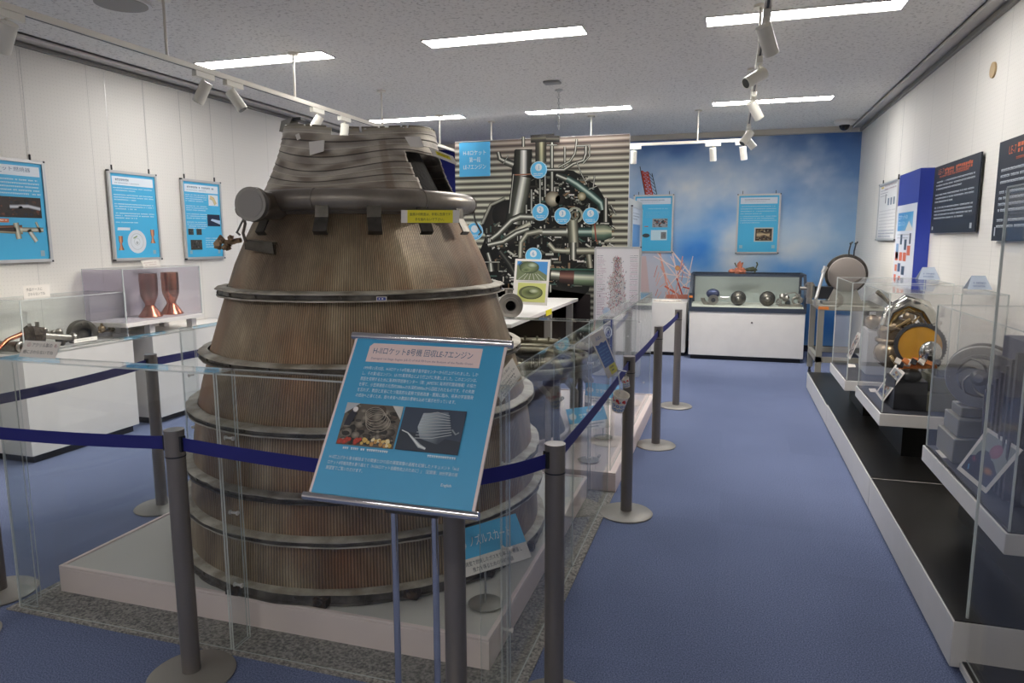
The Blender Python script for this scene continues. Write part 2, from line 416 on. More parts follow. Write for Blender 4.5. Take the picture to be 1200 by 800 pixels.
# ================================================================ THE ROOM
struct('floor', MB().box((XL-.1, YF-.1, -.1), (XR+.1, YB+.1, 0)), CARPET)
struct('ceiling', MB().box((XL-.1, YF-.1, ZC), (XR+.1, YB+.1, ZC+.1)), ceiling_mat())
struct('wall_left', MB().box((XL-.1, YF, 0), (XL, YB, ZC)), WALLW)
struct('wall_right', MB().box((XR, YF, 0), (XR+.1, YB, ZC)), WALLW)
struct('wall_back', MB().box((XL, YB, 0), (XR, YB+.1, ZC)), M_WHITE)
struct('wall_front', MB().box((XL, YF-.1, 0), (XR, YF, ZC)), M_WHITE)
M_CORN = mat('grey_cornice', (205, 201, 194), .5)
mb = MB().box((XL, YF, ZC-.012), (XL+.2, YB, ZC)); mb.box((XL, YF, ZC-.05), (XL+.03, YB, ZC-.02), 1); mb.box((XL+.19, YF, ZC-.03), (XL+.2, YB, ZC), 0)
struct('trim_1', mb, [M_CORN, mat('dark_picture_rail', (140, 138, 132), .5, .1)])
mb = MB().box((XR-.14, YF, ZC-.012), (XR, YB, ZC)); mb.box((XR-.03, YF, ZC-.06), (XR, YB, ZC-.02), 1); mb.box((XR-.14, YF, ZC-.035), (XR-.13, YB, ZC), 0)
struct('trim_2', mb, [M_CORN, MATS['dark_picture_rail']])
struct('trim_3', MB().box((XL+.2, YB-.12, ZC-.07), (XR-.14, YB, ZC)), mat('cream_cornice', (205, 198, 184), .6))
M_BB = mat('navy_baseboard', (24, 30, 58), .5)
struct('baseboard_back', MB().box((XL, YB-.02, 0), (XR, YB, .09)), M_BB)
struct('baseboard_left', MB().box((XL, YF, 0), (XL+.015, YB-.02, .09)), M_BB)
struct('baseboard_right', MB().box((XR-.015, YF, 0), (XR, YB-.02, .09)), M_BB)
# grey carpet inside the barrier
struct('floor_inset', MB().box((-2.98, 2.10, 0), (-.645, 6.75, .006)), M_GREYC)

# ---- sky mural printed on the back wall
def fbm(x, y, o=5):
    s = 0; a = .5; f = 1
    for i in range(o): s += a*noise.noise(Vector((x*f, y*f, 3.3+i))); a *= .5; f *= 2
    return s
t = thing('sky_mural', 'blue sky and cloud mural with red lattice tower covering the back wall', 'mural', (0, YB, 0))
m = MB(); m.c = []; nx, nz = 240, 110; x0, x1, z0, z1 = XL, XR, .09, ZC-.07
vs = []; cs = []
def mix3(a, b, k): k = max(0, min(1, k)); return tuple(a[i]+(b[i]-a[i])*k for i in range(3))
def blobk(x, z, cx, cz, rx, rz_): return math.exp(-(((x-cx)/rx)**2+((z-cz)/rz_)**2))
for j in range(nz+1):
    for i in range(nx+1):
        x = x0+(x1-x0)*i/nx; z = z0+(z1-z0)*j/nz
        top = max(0, min(1, (z-1.6)/1.4))
        c = mix3((158, 192, 224), (112, 150, 202), top)
        c = mix3(c, (52, 84, 156), .75*max(0, (z-2.75)/.28)*(.6+fbm(x*1.5, z*1.5)*1.6))
        c = mix3(c, (70, 112, 176), blobk(x, z, 1.1, 2.75, .55, .6)*.75)
        # deep blue breaks low in the picture
        c = mix3(c, (66, 140, 222), min(1, 1.25*blobk(x, z, -.45, 1.35, .42, .32)+.9*blobk(x, z, .75, 1.2, .3, .25)+.9*blobk(x, z, -.1, 1.85, .25, .2)+blobk(x, z, 1.2, 1.05, .3, .3)))
        k = fbm(x*1.1+4, z*1.4+7)*1.5+.32
        k += .45*blobk(x, z, .05, 1.5, .25, .6)+.3*blobk(x, z, .45, 1.6, .4, .5)+.3*blobk(x, z, 1.1, 1.5, .35, .3)+.25*blobk(x, z, -.3, 2.2, .7, .4)-.5*max(0, (z-2.6))
        c = mix3(c, (212, 220, 228), k*.85)
        c = mix3(c, (225, 226, 228), (fbm(x*3+1, z*3)*2-.1)*k)
        c = mix3(c, (206, 204, 214), 1.2*blobk(x, z, -1.15, 1.0, .35, .5))
        c = mix3(c, (16, 26, 110), max(0, min(1, (-2.6-x)/.6)))
        c = mix3(c, (38, 100, 168), blobk(x, z, 1.3, .4, .6, .45))
        vs.append((x, -.003, z)); cs.append(lin(tuple(max(0, v) for v in c)))
m._add(vs, [(j*(nx+1)+i, j*(nx+1)+i+1, (j+1)*(nx+1)+i+1, (j+1)*(nx+1)+i) for j in range(nz) for i in range(nx)], 0, True, cs)
m.build('sky_print', PRINTM, t, local=True)
class PxArt(Art):
    """artwork on an upright plane y = Y, drawn in photograph coordinates carried onto that plane"""
    def __init__(s, Y, step=.0006): s.Y = Y; s.step = step; s.L = 1; s.m = MB(); s.m.c = []; s.w = s.h = 0
    def _p(s, x, y): q = at(x, y, y=s.Y); return (q.x, s.Y-s.L*s.step, q.z)
    def build(s, name, parent, m=None): return s.m.build(name, m or PRINTM, parent)
a = PxArt(YB-.004)
RED, PINK, WHT = (206, 84, 66), (236, 170, 152), (244, 220, 216)
for i in range(6):
    u0, u1 = i/6, (i+1)/6
    L0, L1 = (752+5*u0, 200+28*u0), (752+5*u1, 200+28*u1); R0, R1 = (759+6*u0, 201+28*u0), (759+6*u1, 201+28*u1)
    a.line(L0, R1, 1.2, RED); a.line(R0, L1, 1.2, RED); a.line(L0, L1, 2, RED); a.line(R0, R1, 1.6, RED); a.line(L1, R1, 1.2, RED)
    a.line((764+6*u0, 203+26*u0), (764+6*u1, 203+26*u1), .8, (50, 50, 60)); a.line((759+6*u0, 201+28*u0), (764+6*u1, 203+26*u1), .6, (60, 60, 70))
a.line((750, 195), (756, 228), .8, (50, 50, 60)); a.up()
for (p, q, w_, c) in (((757, 228), (786, 352), 2.2, PINK), ((771, 228), (780, 290), 2, RED), ((778, 282), (813, 326), 1.8, WHT), ((813, 326), (800, 356), 1.8, WHT), ((788, 296), (800, 356), 1.6, WHT),
                   ((766, 300), (812, 324), 1.2, WHT), ((770, 296), (806, 340), 1.2, WHT), ((776, 320), (812, 326), 1.2, WHT), ((774, 312), (796, 352), 1.2, PINK), ((812, 300), (800, 356), 1, WHT),
                   ((780, 352), (812, 326), 1.2, WHT), ((793, 326), (803, 356), 1.6, RED), ((779, 335), (805, 352), 2, (224, 120, 96)), ((800, 336), (808, 338), 1.5, RED), ((780, 348), (806, 348), 6, (226, 142, 120)),
                   ((800, 300), (790, 352), 1.1, PINK), ((786, 300), (796, 320), 1.2, WHT), ((804, 312), (783, 336), 1.1, WHT)): a.line(p, q, w_, c); a.L += .1
a.disc(794, 314, 3, (232, 190, 120), (226, 150, 110))
rr = random.Random(5)
for i in range(22):
    x = rr.uniform(770, 802); y = rr.uniform(300, 352); a.L += .05
    a.line((x, y), (x+rr.uniform(-9, 9), y+rr.uniform(6, 14)), .6, rr.choice([WHT, PINK, (230, 180, 160), (216, 110, 84)]))
a.poly([(750, 352), (762, 352), (757, 300), (752, 300)], (214, 190, 190))
a.build('tower_print', t)

# ---- ceiling light fixtures
M_EMIT = mat('lit_diffuser', (255, 253, 250), .6, emit=LIGHT_PANEL)
def ceiling_light(x, y, label, group='recessed ceiling light panels', e=None):
    t = thing('ceiling_light', label, 'ceiling light', (x, y, ZC), 0, group)
    w, d = 1.25, .22
    MB().box((-w/2+.008, -d/2+.008, -.006), (w/2-.008, d/2-.008, -.003)).build('diffuser', e or M_EMIT, t, local=True)
    f = MB()
    for a_, b_ in (((-w/2, -d/2, -.009), (w/2, -d/2+.008, 0)), ((-w/2, d/2-.008, -.009), (w/2, d/2, 0)), ((-w/2, -d/2, -.009), (-w/2+.008, d/2, 0)), ((w/2-.008, -d/2, -.009), (w/2, d/2, 0))): f.box(a_, b_)
    f.build('frame', M_WHITE, t, local=True)
for x, y, l in ((-3.82, 5.3, 'lit ceiling panel above the engine, leftmost of the nearer row'), (-1.69, 5.27, 'lit ceiling panel in the middle of the nearer row'), (.4, 5.35, 'lit ceiling panel behind the track spotlights, rightmost of the nearer row'),
                (-3.82, 8.35, 'lit ceiling panel partly hidden behind the top of the engine'), (-1.77, 8.38, 'lit ceiling panel above the engine photo mural'), (.37, 8.5, 'lit ceiling panel near the dome camera and sky mural')):
    ceiling_light(x, y, l)
for x in (-3.82, -1.69, .4):
    ceiling_light(x, -1.0, 'lit ceiling panel at the near end of the room', 'ceiling panels behind the viewer', mat('dim_lit_diffuser', (255, 252, 246), .6, emit=LIGHT_PANEL*.8))

# ---- lighting track and spotlights
ZT = 2.74; XT0, XT1, YT = -3.45, .13, 8.85
t = thing('lighting_track', 'cream ceiling lighting track running round three sides on thin drop rods', 'lighting track', (XT0, 4, ZT))
m = MB()
m.box((XT0-.017, -2.5, ZT-.012), (XT0+.017, YT+.017, ZT+.02)); m.box((XT0, YT-.017, ZT-.012), (XT1, YT+.017, ZT+.02)); m.box((XT1-.017, -2.5, ZT-.012), (XT1+.017, YT+.017, ZT+.02))
m.box((XT0-.006, -2.5, ZT-.014), (XT0+.006, YT, ZT-.01), 1); m.box((XT1-.006, -2.5, ZT-.014), (XT1+.006, YT, ZT-.01), 1)
m.build('rail', [M_RAIL, M_DARK], t)
for (x, y) in ((XT0, 3.8), (XT0, 5.18), (XT0, 6.7), (XT0, 8.2), (XT0+.45, YT), (XT0+1.75, YT), (-.42, YT), (XT1, 5.1), (XT1, 6.9), (XT1, 2.6)):
    m = MB().cyl((x, y, ZT+.02), (x, y, ZC-.01), .009, n=10); m.cyl((x, y, ZC-.018), (x, y, ZC), .045, n=20); m.build('drop_rod', M_RAIL, t)

def spot(x, y, aim, label, along='y', w=SPOT_W, group='track spotlights'):
    t = thing('track_spotlight', label, 'spotlight', (x, y, ZT-.014), 0, group)
    d = (.0, .07) if along == 'y' else (.07, .0)
    MB().box((x-.019-d[0], y-.019-d[1], ZT-.052), (x+.019+d[0], y+.019+d[1], ZT-.014)).build('adapter', M_LAMPW, t, bevel=.003)
    piv = Vector((x, y, ZT-.115)); d = Vector(aim).normalized()
    MB().cyl((x, y, ZT-.052), piv, .008, n=10).build('stem', M_LAMPW, t)
    p0 = piv-d*.045; p1 = piv+d*.105
    MB().cyl(p0, p1, .038, n=24).build('lamp_head', M_LAMPW, t, bevel=.004)
    MB().cyl(p1-d*.004, p1+d*.0015, .031, n=20).build('lens', M_LENS, t)
    if w:
        ld = bpy.data.lights.new('spot_beam', 'SPOT'); ld.energy = w; ld.color = (1, .93, .82); ld.spot_size = math.radians(70); ld.spot_blend = .9; ld.shadow_soft_size = .03
        lo = bpy.data.objects.new('beam', ld); COL.objects.link(lo); lo.parent = t
        q = d.to_track_quat('-Z', 'Y'); lo.location = (p1+d*.02)-Vector(t.location); lo.rotation_euler = q.to_euler()
spot(XT0, 2.75, (-.55, .1, -.75), 'cream track spotlight at the near end of the left track, nearest the viewer')
spot(XT0, 4.12, (-.45, -.1, -.8), 'cream track spotlight aimed down left, first of the pair on the left track')
spot(XT0, 4.42, (.45, .2, -.75), 'cream track spotlight aimed down right, second of the pair on the left track')
spot(XT0, 5.5, (-.45, -.2, -.8), 'white track spotlight just above the left rim of the engine')
spot(XT0, 5.95, (-.2, .1, -.9), 'white track spotlight half hidden by the top of the engine')
spot(XT1, 3.95, (.35, .5, -.85), 'cream spotlight on the right track, nearest and highest of five')
spot(XT1, 4.9, (-.75, -.5, -.5), 'cream spotlight on the right track pointing left, below the nearest one')
spot(XT1, 6.0, (.45, .4, -.75), 'cream spotlight on the right track pointing right, in front of the rear ceiling panel')
spot(XT1, 7.6, (-.5, -.3, -.7), 'cream spotlight pointing left near the far end of the right track')
spot(XT1, 7.95, (.55, .1, -.65), 'cream spotlight pointing right near the far end of the right track')
spot(-.24, YT, (.05, .35, -1), 'white spotlight hanging straight on the rear track in front of the sky', along='x')
spot(.1, YT, (.15, .3, -1), 'white spotlight at the corner where rear and right tracks meet', along='x')
spot(-1.17, YT, (-.05, .3, -1), 'white spotlight peeking past the right edge of the engine mural', along='x')

# ---- small ceiling and wall fittings
t = thing('ceiling_speaker', 'large round ceiling speaker above the left track', 'speaker', (-3.76, 3.78, ZC))
MB().cyl((-3.76, 3.78, ZC-.02), (-3.76, 3.78, ZC), .175, n=40).build('rim', M_WHITE, t, bevel=.005)
MB().cyl((-3.76, 3.78, ZC-.023), (-3.76, 3.78, ZC-.019), .155, n=40).build('grille', mat('speaker_grille', (150, 146, 140), .6), t)
t = thing('smoke_detector', 'small square grey detector on the ceiling above the engine mural', 'detector', (-1.7, 6.85, ZC))
MB().box((-1.78, 6.79, ZC-.022), (-1.62, 6.9, ZC)).build('detector_body', mat('grey_detector', (150, 150, 150), .5), t, bevel=.008)
q = at(990, 142, z=ZC-.01)
t = thing('dome_camera', 'white dome security camera on the ceiling at the far right corner', 'camera', (q.x, q.y, ZC))
MB().lathe([(.001, ZC-.06), (.1, ZC-.06), (.13, ZC-.03), (.13, ZC)], (q.x, q.y, 0), n=32).build('housing', M_WHITE, t)
MB().sph((q.x, q.y, ZC-.06), .065, n=24).build('dome', mat('smoked_dome', (20, 20, 24), .08), t)
q = at(655, 105, z=ZC)
t = thing('hanging_chain', 'thin chain hanging from a ceiling plate in front of the engine mural', 'chain', (q.x, q.y, ZC))
MB().cyl((q.x, q.y, ZC-.012), (q.x, q.y, ZC), .04, n=20).build('ceiling_plate', M_ALU, t)
m = MB()
for i in range(14): m.torus((q.x, q.y, ZC-.02-.028*i), .012, .003, (1, 0, 0) if i % 2 else (0, 1, 0), n=10, k=5)
m.build('chain_links', M_ALU, t)
q = at(1165, 82, x=XR)
o = MB().cyl((XR-.012, q.y, q.z), (XR, q.y, q.z), .052, n=28).build('wall_cap', mat('tan_cap', (186, 160, 118), .5), bevel=.003)
tag(o, 'round tan blanking cap high on the right wall', 'wall cap')
# ================================================================ ENGINE PHOTO MURAL (flat print on a hung panel)
YM = 8.4
q0 = at(533, 167, y=YM); q1 = at(738, 157, y=YM)
t = thing('engine_mural', 'large photo mural of a rocket engine against a corrugated metal backdrop', 'mural', ((q0.x+q1.x)/2, YM, 0))
MB().box((q0.x, YM, .0), (q1.x, YM+.05, q1.z+.005)).build('panel', M_WHITE, t)
a = PxArt(YM-.002, .0005)
# corrugated backdrop in horizontal folds
zt = q1.z; zp = .0735
k = 0
while zt-k*zp > .02:
    za = zt-k*zp; zb = max(.01, za-zp); warm = max(0, 1-k*.18)
    fold = [(60, 56, 52), (104, 102, 92), (170, 169, 150), (232, 230, 208), (196, 194, 174), (120, 118, 104), (66, 63, 58)]
    if za < 1.4: fold = [tuple(int(v*.72) for v in c) for c in fold]
    fold = [mix3(c, (120, 84, 84), .35*warm) for c in fold]
    vs = []; cs = []
    for j, c in enumerate(fold):
        zz = za+(zb-za)*j/6
        for x in (q0.x, q1.x): vs.append((x, YM-.003, zz)); cs.append(lin(c))
    a.m._add(vs, [(2*j, 2*j+1, 2*j+3, 2*j+2) for j in range(6)], 0, False, cs); k += 1
a.L = 3
DK = (18, 17, 15)
# dark mass of the engine
a.poly([(640, 395), (690, 340), (700, 300), (718, 262), (712, 238), (700, 218), (672, 200), (640, 196), (622, 205), (606, 180), (600, 196), (597, 260), (575, 262), (560, 300), (575, 350), (600, 395)], DK)
a.poly([(533, 700), (690, 700), (692, 345), (640, 338), (575, 330), (533, 330)], (34, 24, 22))
a.up(); a.disc(592, 262, 27, (70, 64, 56), (20, 18, 16)); a.up(); a.disc(595, 252, 18, (44, 40, 36), (16, 15, 14)); a.pipe([(565, 262), (575, 240), (592, 232)], 4, ((40, 38, 34), (190, 188, 170), (50, 48, 42)), (-1, 0, 1)); a.up()
R2 = random.Random(11)
PAL = [(216, 216, 200), (130, 132, 118), (250, 248, 236), (96, 92, 78), (80, 110, 100), (160, 130, 100), (60, 58, 50), (20, 20, 18), (24, 22, 20), (14, 14, 12), (236, 234, 220)]
for i in range(950):   # small fittings, nuts, hoses
    x = R2.uniform(570, 716); y = R2.uniform(205, 335)
    if x > 700 and y > 290: continue
    if x < 600 and y < 262: continue
    if y < 235 and x > 690: continue
    a.L += .01; c = R2.choice(PAL); L = R2.uniform(2, 10); an = R2.choice([0, PI/2, .6, -.6, PI/2, 0])
    a.pipe([(x, y), (x+L*math.cos(an), y+L*math.sin(an))], R2.uniform(.8, 3.2), (tuple(v//3 for v in c), c, tuple(v//2 for v in c)), (-1, -.1, 1))
a.up()
S5 = ((14, 14, 12), (92, 94, 84), (250, 250, 236), (104, 106, 94), (16, 16, 14))
G5 = ((12, 16, 15), (60, 92, 86), (206, 226, 214), (70, 100, 92), (12, 18, 16))
def P_(pts, w, cs=S5): a.L += .3; a.pipe(pts, w, cs)
P_([(662, 172), (662, 178), (662, 196)], 3); P_([(634, 162), (634, 182), (634, 190)], 13, ((30, 28, 22), (84, 80, 62), (190, 186, 150), (70, 66, 54), (24, 22, 20)))
P_([(622, 163), (650, 161)], 9, ((20, 18, 16), (44, 40, 36), (90, 86, 70), (40, 38, 32), (20, 18, 16)))
P_([(584, 178), (586, 186), (594, 190), (602, 193)], [5, 6, 8, 9]); P_([(596, 182), (590, 192)], 1.4)
# big vertical duct
P_([(613.5, 160), (613.5, 172)], 4); P_([(604, 180), (624, 180)], 10, DK and ((30, 28, 24), (56, 54, 48), (90, 90, 80), (46, 44, 38), (20, 20, 18)))
P_([(613, 176), (612.5, 206)], [20, 22], ((10, 10, 8), (50, 50, 44), (252, 252, 244), (60, 60, 52), (14, 14, 12)))
P_([(603, 205), (624, 204)], 1.6, ((140, 90, 70), (176, 120, 90), (190, 150, 120), (150, 90, 66), (120, 70, 56)))
P_([(613, 207), (609, 228), (602, 262)], [21, 22, 20], ((24, 24, 20), (110, 112, 100), (252, 252, 240), (78, 80, 70), (18, 18, 16)))
P_([(602, 204), (597, 250)], 2)
P_([(647, 160), (647, 226)], 4.6); P_([(640, 163), (656, 163)], 8, ((20, 18, 16), (46, 42, 38), (96, 92, 80), (40, 38, 34), (18, 16, 14))); P_([(641, 170), (653, 170)], 2)
for x, y0_, y1_ in ((633, 210, 240), (639, 192, 228), (623, 222, 262), (617, 240, 280)): P_([(x, y0_), (x, y1_)], 3)
P_([(640, 199), (661, 199), (672, 192), (684, 188), (687, 180), (687, 171)], 4.4); P_([(655, 196), (668, 189), (674, 180), (676, 166), (676, 163)], 3); P_([(676, 171), (683, 171), (691, 170), (691, 183), (683, 192)], 2.4)
P_([(654, 206), (666, 210), (676, 216), (692, 228), (704, 238), (706, 246)], [7, 9, 10, 11, 10, 8], G5); P_([(652, 205), (664, 210)], 6); P_([(676, 190), (682, 205), (688, 216)], 1.6)
P_([(710, 232), (710, 262)], [5, 6]); P_([(704, 262), (714, 262)], 4); P_([(716, 240), (722, 252)], 1.6); P_([(697, 206), (695, 222)], 2); P_([(690, 222), (700, 218)], 1.6)
a.up(); a.disc(648, 233, 9, (222, 214, 190), (96, 84, 66)); a.disc(657, 234, 6, (50, 46, 40), (20, 18, 16)); a.up(); a.ring(674, 252, 7, 9.5, (170, 172, 152)); a.ring(674, 252, 3, 5, (120, 120, 104)); a.disc(682, 230, 5, (228, 220, 190), (110, 96, 60))
# left bent pipes
P_([(576, 280), (584, 274), (600, 258), (610, 254), (640, 255)], [7, 7, 8, 9, 8]); P_([(583, 288), (600, 274), (622, 262)], [5, 7, 7], ((60, 60, 52), (190, 188, 168), (238, 236, 214), (170, 168, 150), (70, 66, 58)))
P_([(572, 287), (590, 283), (606, 273), (620, 268)], [6, 7, 7, 6]); P_([(610, 302), (611, 284), (618, 274), (632, 271), (648, 272)], [6, 6, 6.5, 7, 8], ((50, 50, 44), (150, 150, 132), (226, 224, 204), (130, 130, 112), (50, 48, 42)))
# horizontal pump line
P_([(636, 272), (660, 272), (664, 272)], [9, 11, 11]); P_([(664, 271), (668, 271)], [16, 16]); P_([(671, 258), (673, 290)], [13, 12], ((40, 40, 34), (140, 140, 122), (220, 218, 196), (120, 122, 104), (40, 40, 34)))
P_([(678, 272), (694, 272)], 12, G5); P_([(694, 272), (708, 272), (717, 272)], [18, 20, 12], ((50, 60, 50), (150, 160, 136), (224, 224, 190), (104, 130, 110), (36, 50, 44))); P_([(697, 262), (699, 283)], 1.6, ((140, 60, 50), (170, 80, 60), (190, 110, 90), (160, 70, 56), (130, 56, 46)))
P_([(643, 285), (650, 293), (660, 294), (666, 294)], 6, ((50, 50, 44), (170, 168, 150), (228, 226, 206), (140, 140, 120), (50, 48, 42))); P_([(664, 294), (698, 294)], 9, ((40, 40, 34), (150, 148, 130), (226, 222, 200), (120, 118, 100), (40, 38, 32))); P_([(672, 284), (672, 304)], 8); P_([(690, 298), (692, 314)], 7, ((40, 40, 34), (150, 148, 130), (216, 212, 190), (120, 118, 100), (40, 38, 32)))
P_([(572, 296), (575, 306), (576, 318)], [5, 6, 9]); P_([(566, 307), (586, 307)], 2)
P_([(586, 294), (598, 310), (604, 322)], 6, ((24, 24, 22), (50, 50, 46), (96, 96, 88), (44, 44, 40), (20, 20, 18)))
# lower right large pipe
P_([(646, 321), (656, 322)], 14); P_([(656, 324), (673, 325)], [15, 17], ((30, 20, 18), (110, 70, 62), (150, 110, 96), (70, 44, 40), (24, 18, 16))); P_([(673, 325), (697, 326)], [18, 19], ((30, 40, 36), (80, 104, 94), (226, 228, 206), (120, 140, 110), (34, 40, 32)))
a.line((646, 315), (697, 316), 2, (60, 104, 90))
# numbered discs
a.L = math.ceil(a.L)+2; a.build('engine_print', t)
def callout(px, py, num, r=9.6):
    q = at(px, py, y=YM-.03); c = thing('x', None, None)
    bpy.data.objects.remove(c)
    pw = at(px+r, py, y=YM-.03).x-q.x
    o = MB().cyl((q.x, YM-.028, q.z), (q.x, YM-.012, q.z), pw, n=36).build('callout_disc', mat('callout_blue', (100, 200, 244), .5), t)
    s = Art(0, 0, .0005); s.disc(0, -.03, pw*.42, (236, 242, 246), n=24); s.ring(0, 0, pw*.94, pw, (220, 236, 246), n=36)
    s.up(); s.text(num or ' ', -.018 if num != '1' else -.012, -.03+.024, .07, (84, 170, 220)); s.lines(-pw*.6, pw*.38, pw*1.2, 2, .02, .013, (236, 242, 246), 1, seed=int(num or 9))
    s.m.v = [(v[0]+q.x, v[1]+YM-.0282, v[2]+q.z) for v in s.m.v]; s.m.build('callout_print', PRINT, o)
for px, py, n_ in ((631, 199, '1'), (633, 248.5, '2'), (659, 253, '3'), (692, 253, '5'), (625, 300, '6'), (556, 271, '')):
    callout(px, py, n_)
qa, qb = at(538, 167.5, y=YM-.02), at(574, 206, y=YM-.02)
o = MB().box((qa.x, YM-.02, qb.z), (qb.x, YM-.004, qa.z)).build('title_board', mat('title_cyan', (84, 186, 238), .5), t)
w, h = qb.x-qa.x, qa.z-qb.z
s = Art(w, h); s.text('H-IIロケット', .05, .15, .068, (240, 246, 248), .3); s.text('第一段', .13, .235, .068, (240, 246, 248), .15); s.text('LE-7エンジン', .05, .32, .068, (240, 246, 248), .3)
s.m.v = [(v[0]+(qa.x+qb.x)/2, v[1]+YM-.0205, v[2]+(qa.z+qb.z)/2) for v in s.m.v]; s.m.build('title_print', PRINT, o)

# ================================================================ PLATFORMS
PZ = .13
o = MB(); o.box((-2.89, 2.29, 0), (-.80, 4.2, PZ-.012)); o.box((-2.875, 2.305, PZ-.012), (-.815, 4.19, PZ-.006), 1)
for a_, b_ in (((-2.89, 2.29), (-.8, 2.31)), ((-2.89, 4.18), (-.8, 4.2)), ((-2.89, 2.31), (-2.87, 4.18)), ((-.82, 2.31), (-.8, 4.18))): o.box((*a_, PZ-.012), (*b_, PZ))
o = o.build('display_platform', [mat('white_platform', (236, 220, 216), .5), mat('platform_top', (205, 202, 196), .55)], bevel=.003); tag(o, 'low white display platform carrying the large engine nozzle', 'platform')
o = MB(); o.box((-2.89, 4.3, 0), (-.64, 6.72, PZ-.012)); 
for a_, b_ in (((-2.89, 4.3), (-.64, 4.32)), ((-2.89, 6.7), (-.64, 6.72)), ((-2.89, 4.32), (-2.87, 6.7)), ((-.66, 4.32), (-.64, 6.7))): o.box((*a_, PZ-.012), (*b_, PZ))
o = o.build('display_platform', [MATS['white_platform']], bevel=.003); tag(o, 'second low white platform behind the first, carrying the rocket engine ring', 'platform')

# ================================================================ THE ENGINE NOZZLE
EX, EY = -1.775, 3.205
def skirt_mat():
    m = bpy.data.materials.new('bronze_tube_wall'); m.use_nodes = True; nt = m.node_tree; b = nt.nodes['Principled BSDF']
    b.inputs['Metallic'].default_value = .3; b.inputs['Roughness'].default_value = .45
    tc = N(nt, 'ShaderNodeTexCoord'); sep = N(nt, 'ShaderNodeSeparateXYZ'); nt.links.new(tc.outputs['Object'], sep.inputs[0])
    th = MATH(nt, 'ARCTAN2', sep.outputs[1], sep.outputs[0]); wv = MATH(nt, 'SINE', MATH(nt, 'MULTIPLY', th, 420.0))
    mp = N(nt, 'ShaderNodeMapping'); mp.inputs['Scale'].default_value = (2.2, 2.2, .8); nt.links.new(tc.outputs['Object'], mp.inputs[0])
    n = N(nt, 'ShaderNodeTexNoise'); n.inputs['Scale'].default_value = 1.9; n.inputs['Detail'].default_value = 8; n.inputs['Roughness'].default_value = .6; nt.links.new(mp.outputs[0], n.inputs['Vector'])
    r = N(nt, 'ShaderNodeValToRGB'); nt.links.new(n.outputs['Fac'], r.inputs['Fac']); cr = r.color_ramp
    cr.elements[0].position = .28; cr.elements[0].color = lin((100, 82, 64)); cr.elements[1].position = .72; cr.elements[1].color = lin((208, 188, 156))
    e = cr.elements.new(.42); e.color = lin((132, 113, 92)); e = cr.elements.new(.56); e.color = lin((168, 148, 121))
    # rusty fan of stains
    mp2 = N(nt, 'ShaderNodeMapping'); mp2.inputs['Scale'].default_value = (2.4, 2.4, 1.3); nt.links.new(tc.outputs['Object'], mp2.inputs[0])
    n3 = N(nt, 'ShaderNodeTexNoise'); n3.inputs['Scale'].default_value = 1.3; n3.inputs['Detail'].default_value = 4; nt.links.new(mp2.outputs[0], n3.inputs['Vector'])
    k3 = N(nt, 'ShaderNodeMapRange'); k3.inputs[1].default_value = .48; k3.inputs[2].default_value = .72; k3.inputs[4].default_value = .6; nt.links.new(n3.outputs['Fac'], k3.inputs[0])
    mr = N(nt, 'ShaderNodeMix', data_type='RGBA'); nt.links.new(k3.outputs[0], mr.inputs['Factor']); nt.links.new(r.outputs[0], mr.inputs['A']); mr.inputs['B'].default_value = lin((168, 108, 68))
    # dark grooves between the tubes, thin vertical streaks
    n4 = N(nt, 'ShaderNodeTexWhiteNoise', noise_dimensions='1D'); nt.links.new(MATH(nt, 'FLOOR', MATH(nt, 'MULTIPLY', th, 420/(2*PI)*2)), n4.inputs['W'])
    k = MATH(nt, 'ADD', MATH(nt, 'MULTIPLY_ADD', wv, .34, .80), MATH(nt, 'MULTIPLY', n4.outputs['Value'], .05))
    vm = N(nt, 'ShaderNodeVectorMath', operation='SCALE'); nt.links.new(mr.outputs['Result'], vm.inputs[0]); nt.links.new(k, vm.inputs['Scale'])
    nt.links.new(vm.outputs[0], b.inputs['Base Color'])
    bp = N(nt, 'ShaderNodeBump'); bp.inputs['Strength'].default_value = .6; bp.inputs['Distance'].default_value = .004; nt.links.new(wv, bp.inputs['Height']); nt.links.new(bp.outputs[0], b.inputs['Normal'])
    return m
SKIRT = skirt_mat()
M_RING = mat('weathered_grey_ring', (204, 198, 184), .5, .15, rgb2=(148, 138, 120), vscale=9, bump=.5, bscale=35)
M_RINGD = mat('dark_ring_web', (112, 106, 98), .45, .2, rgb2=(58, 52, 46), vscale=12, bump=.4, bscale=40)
M_MANI = mat('dark_manifold_steel', (150, 142, 132), .33, .4, rgb2=(108, 98, 88), vscale=4, bump=.15, bscale=30)
eng = thing('rocket_engine_nozzle', 'large salvaged bronze rocket engine nozzle with ribbed bands and cut open top', 'rocket engine', (EX, EY, PZ))
def Z(z): return z-PZ
prof = [(.905, .15), (.900, .26), (.890, .37), (.884, .46), (.872, .56), (.860, .69), (.838, .82), (.808, .94), (.772, 1.07), (.728, 1.21), (.682, 1.35), (.634, 1.49), (.58, 1.61), (.545, 1.68), (.51, 1.73)]
prof = [(r-.02, z) for r, z in prof]
m = MB(); m.lathe([(r, Z(z)) for r, z in prof], n=160)
m.lathe([(r-.02, Z(z)) for r, z in prof][::-1], n=96, mi=1)
m.lathe([(.855, Z(.15)), (.875, Z(.15))], n=96, mi=1)
m.build('nozzle_skirt', [SKIRT, mat('dark_inside', (40, 33, 28), .8, .1)], eng, local=True)  # inner wall and bottom lip in dark brown
def rag(seed, amt): return lambda t, r, z: amt*noise.noise(Vector((math.cos(t)*9+seed, math.sin(t)*9, z*30)))+amt*.6*noise.noise(Vector((math.cos(t)*30+seed, math.sin(t)*30, z*40)))
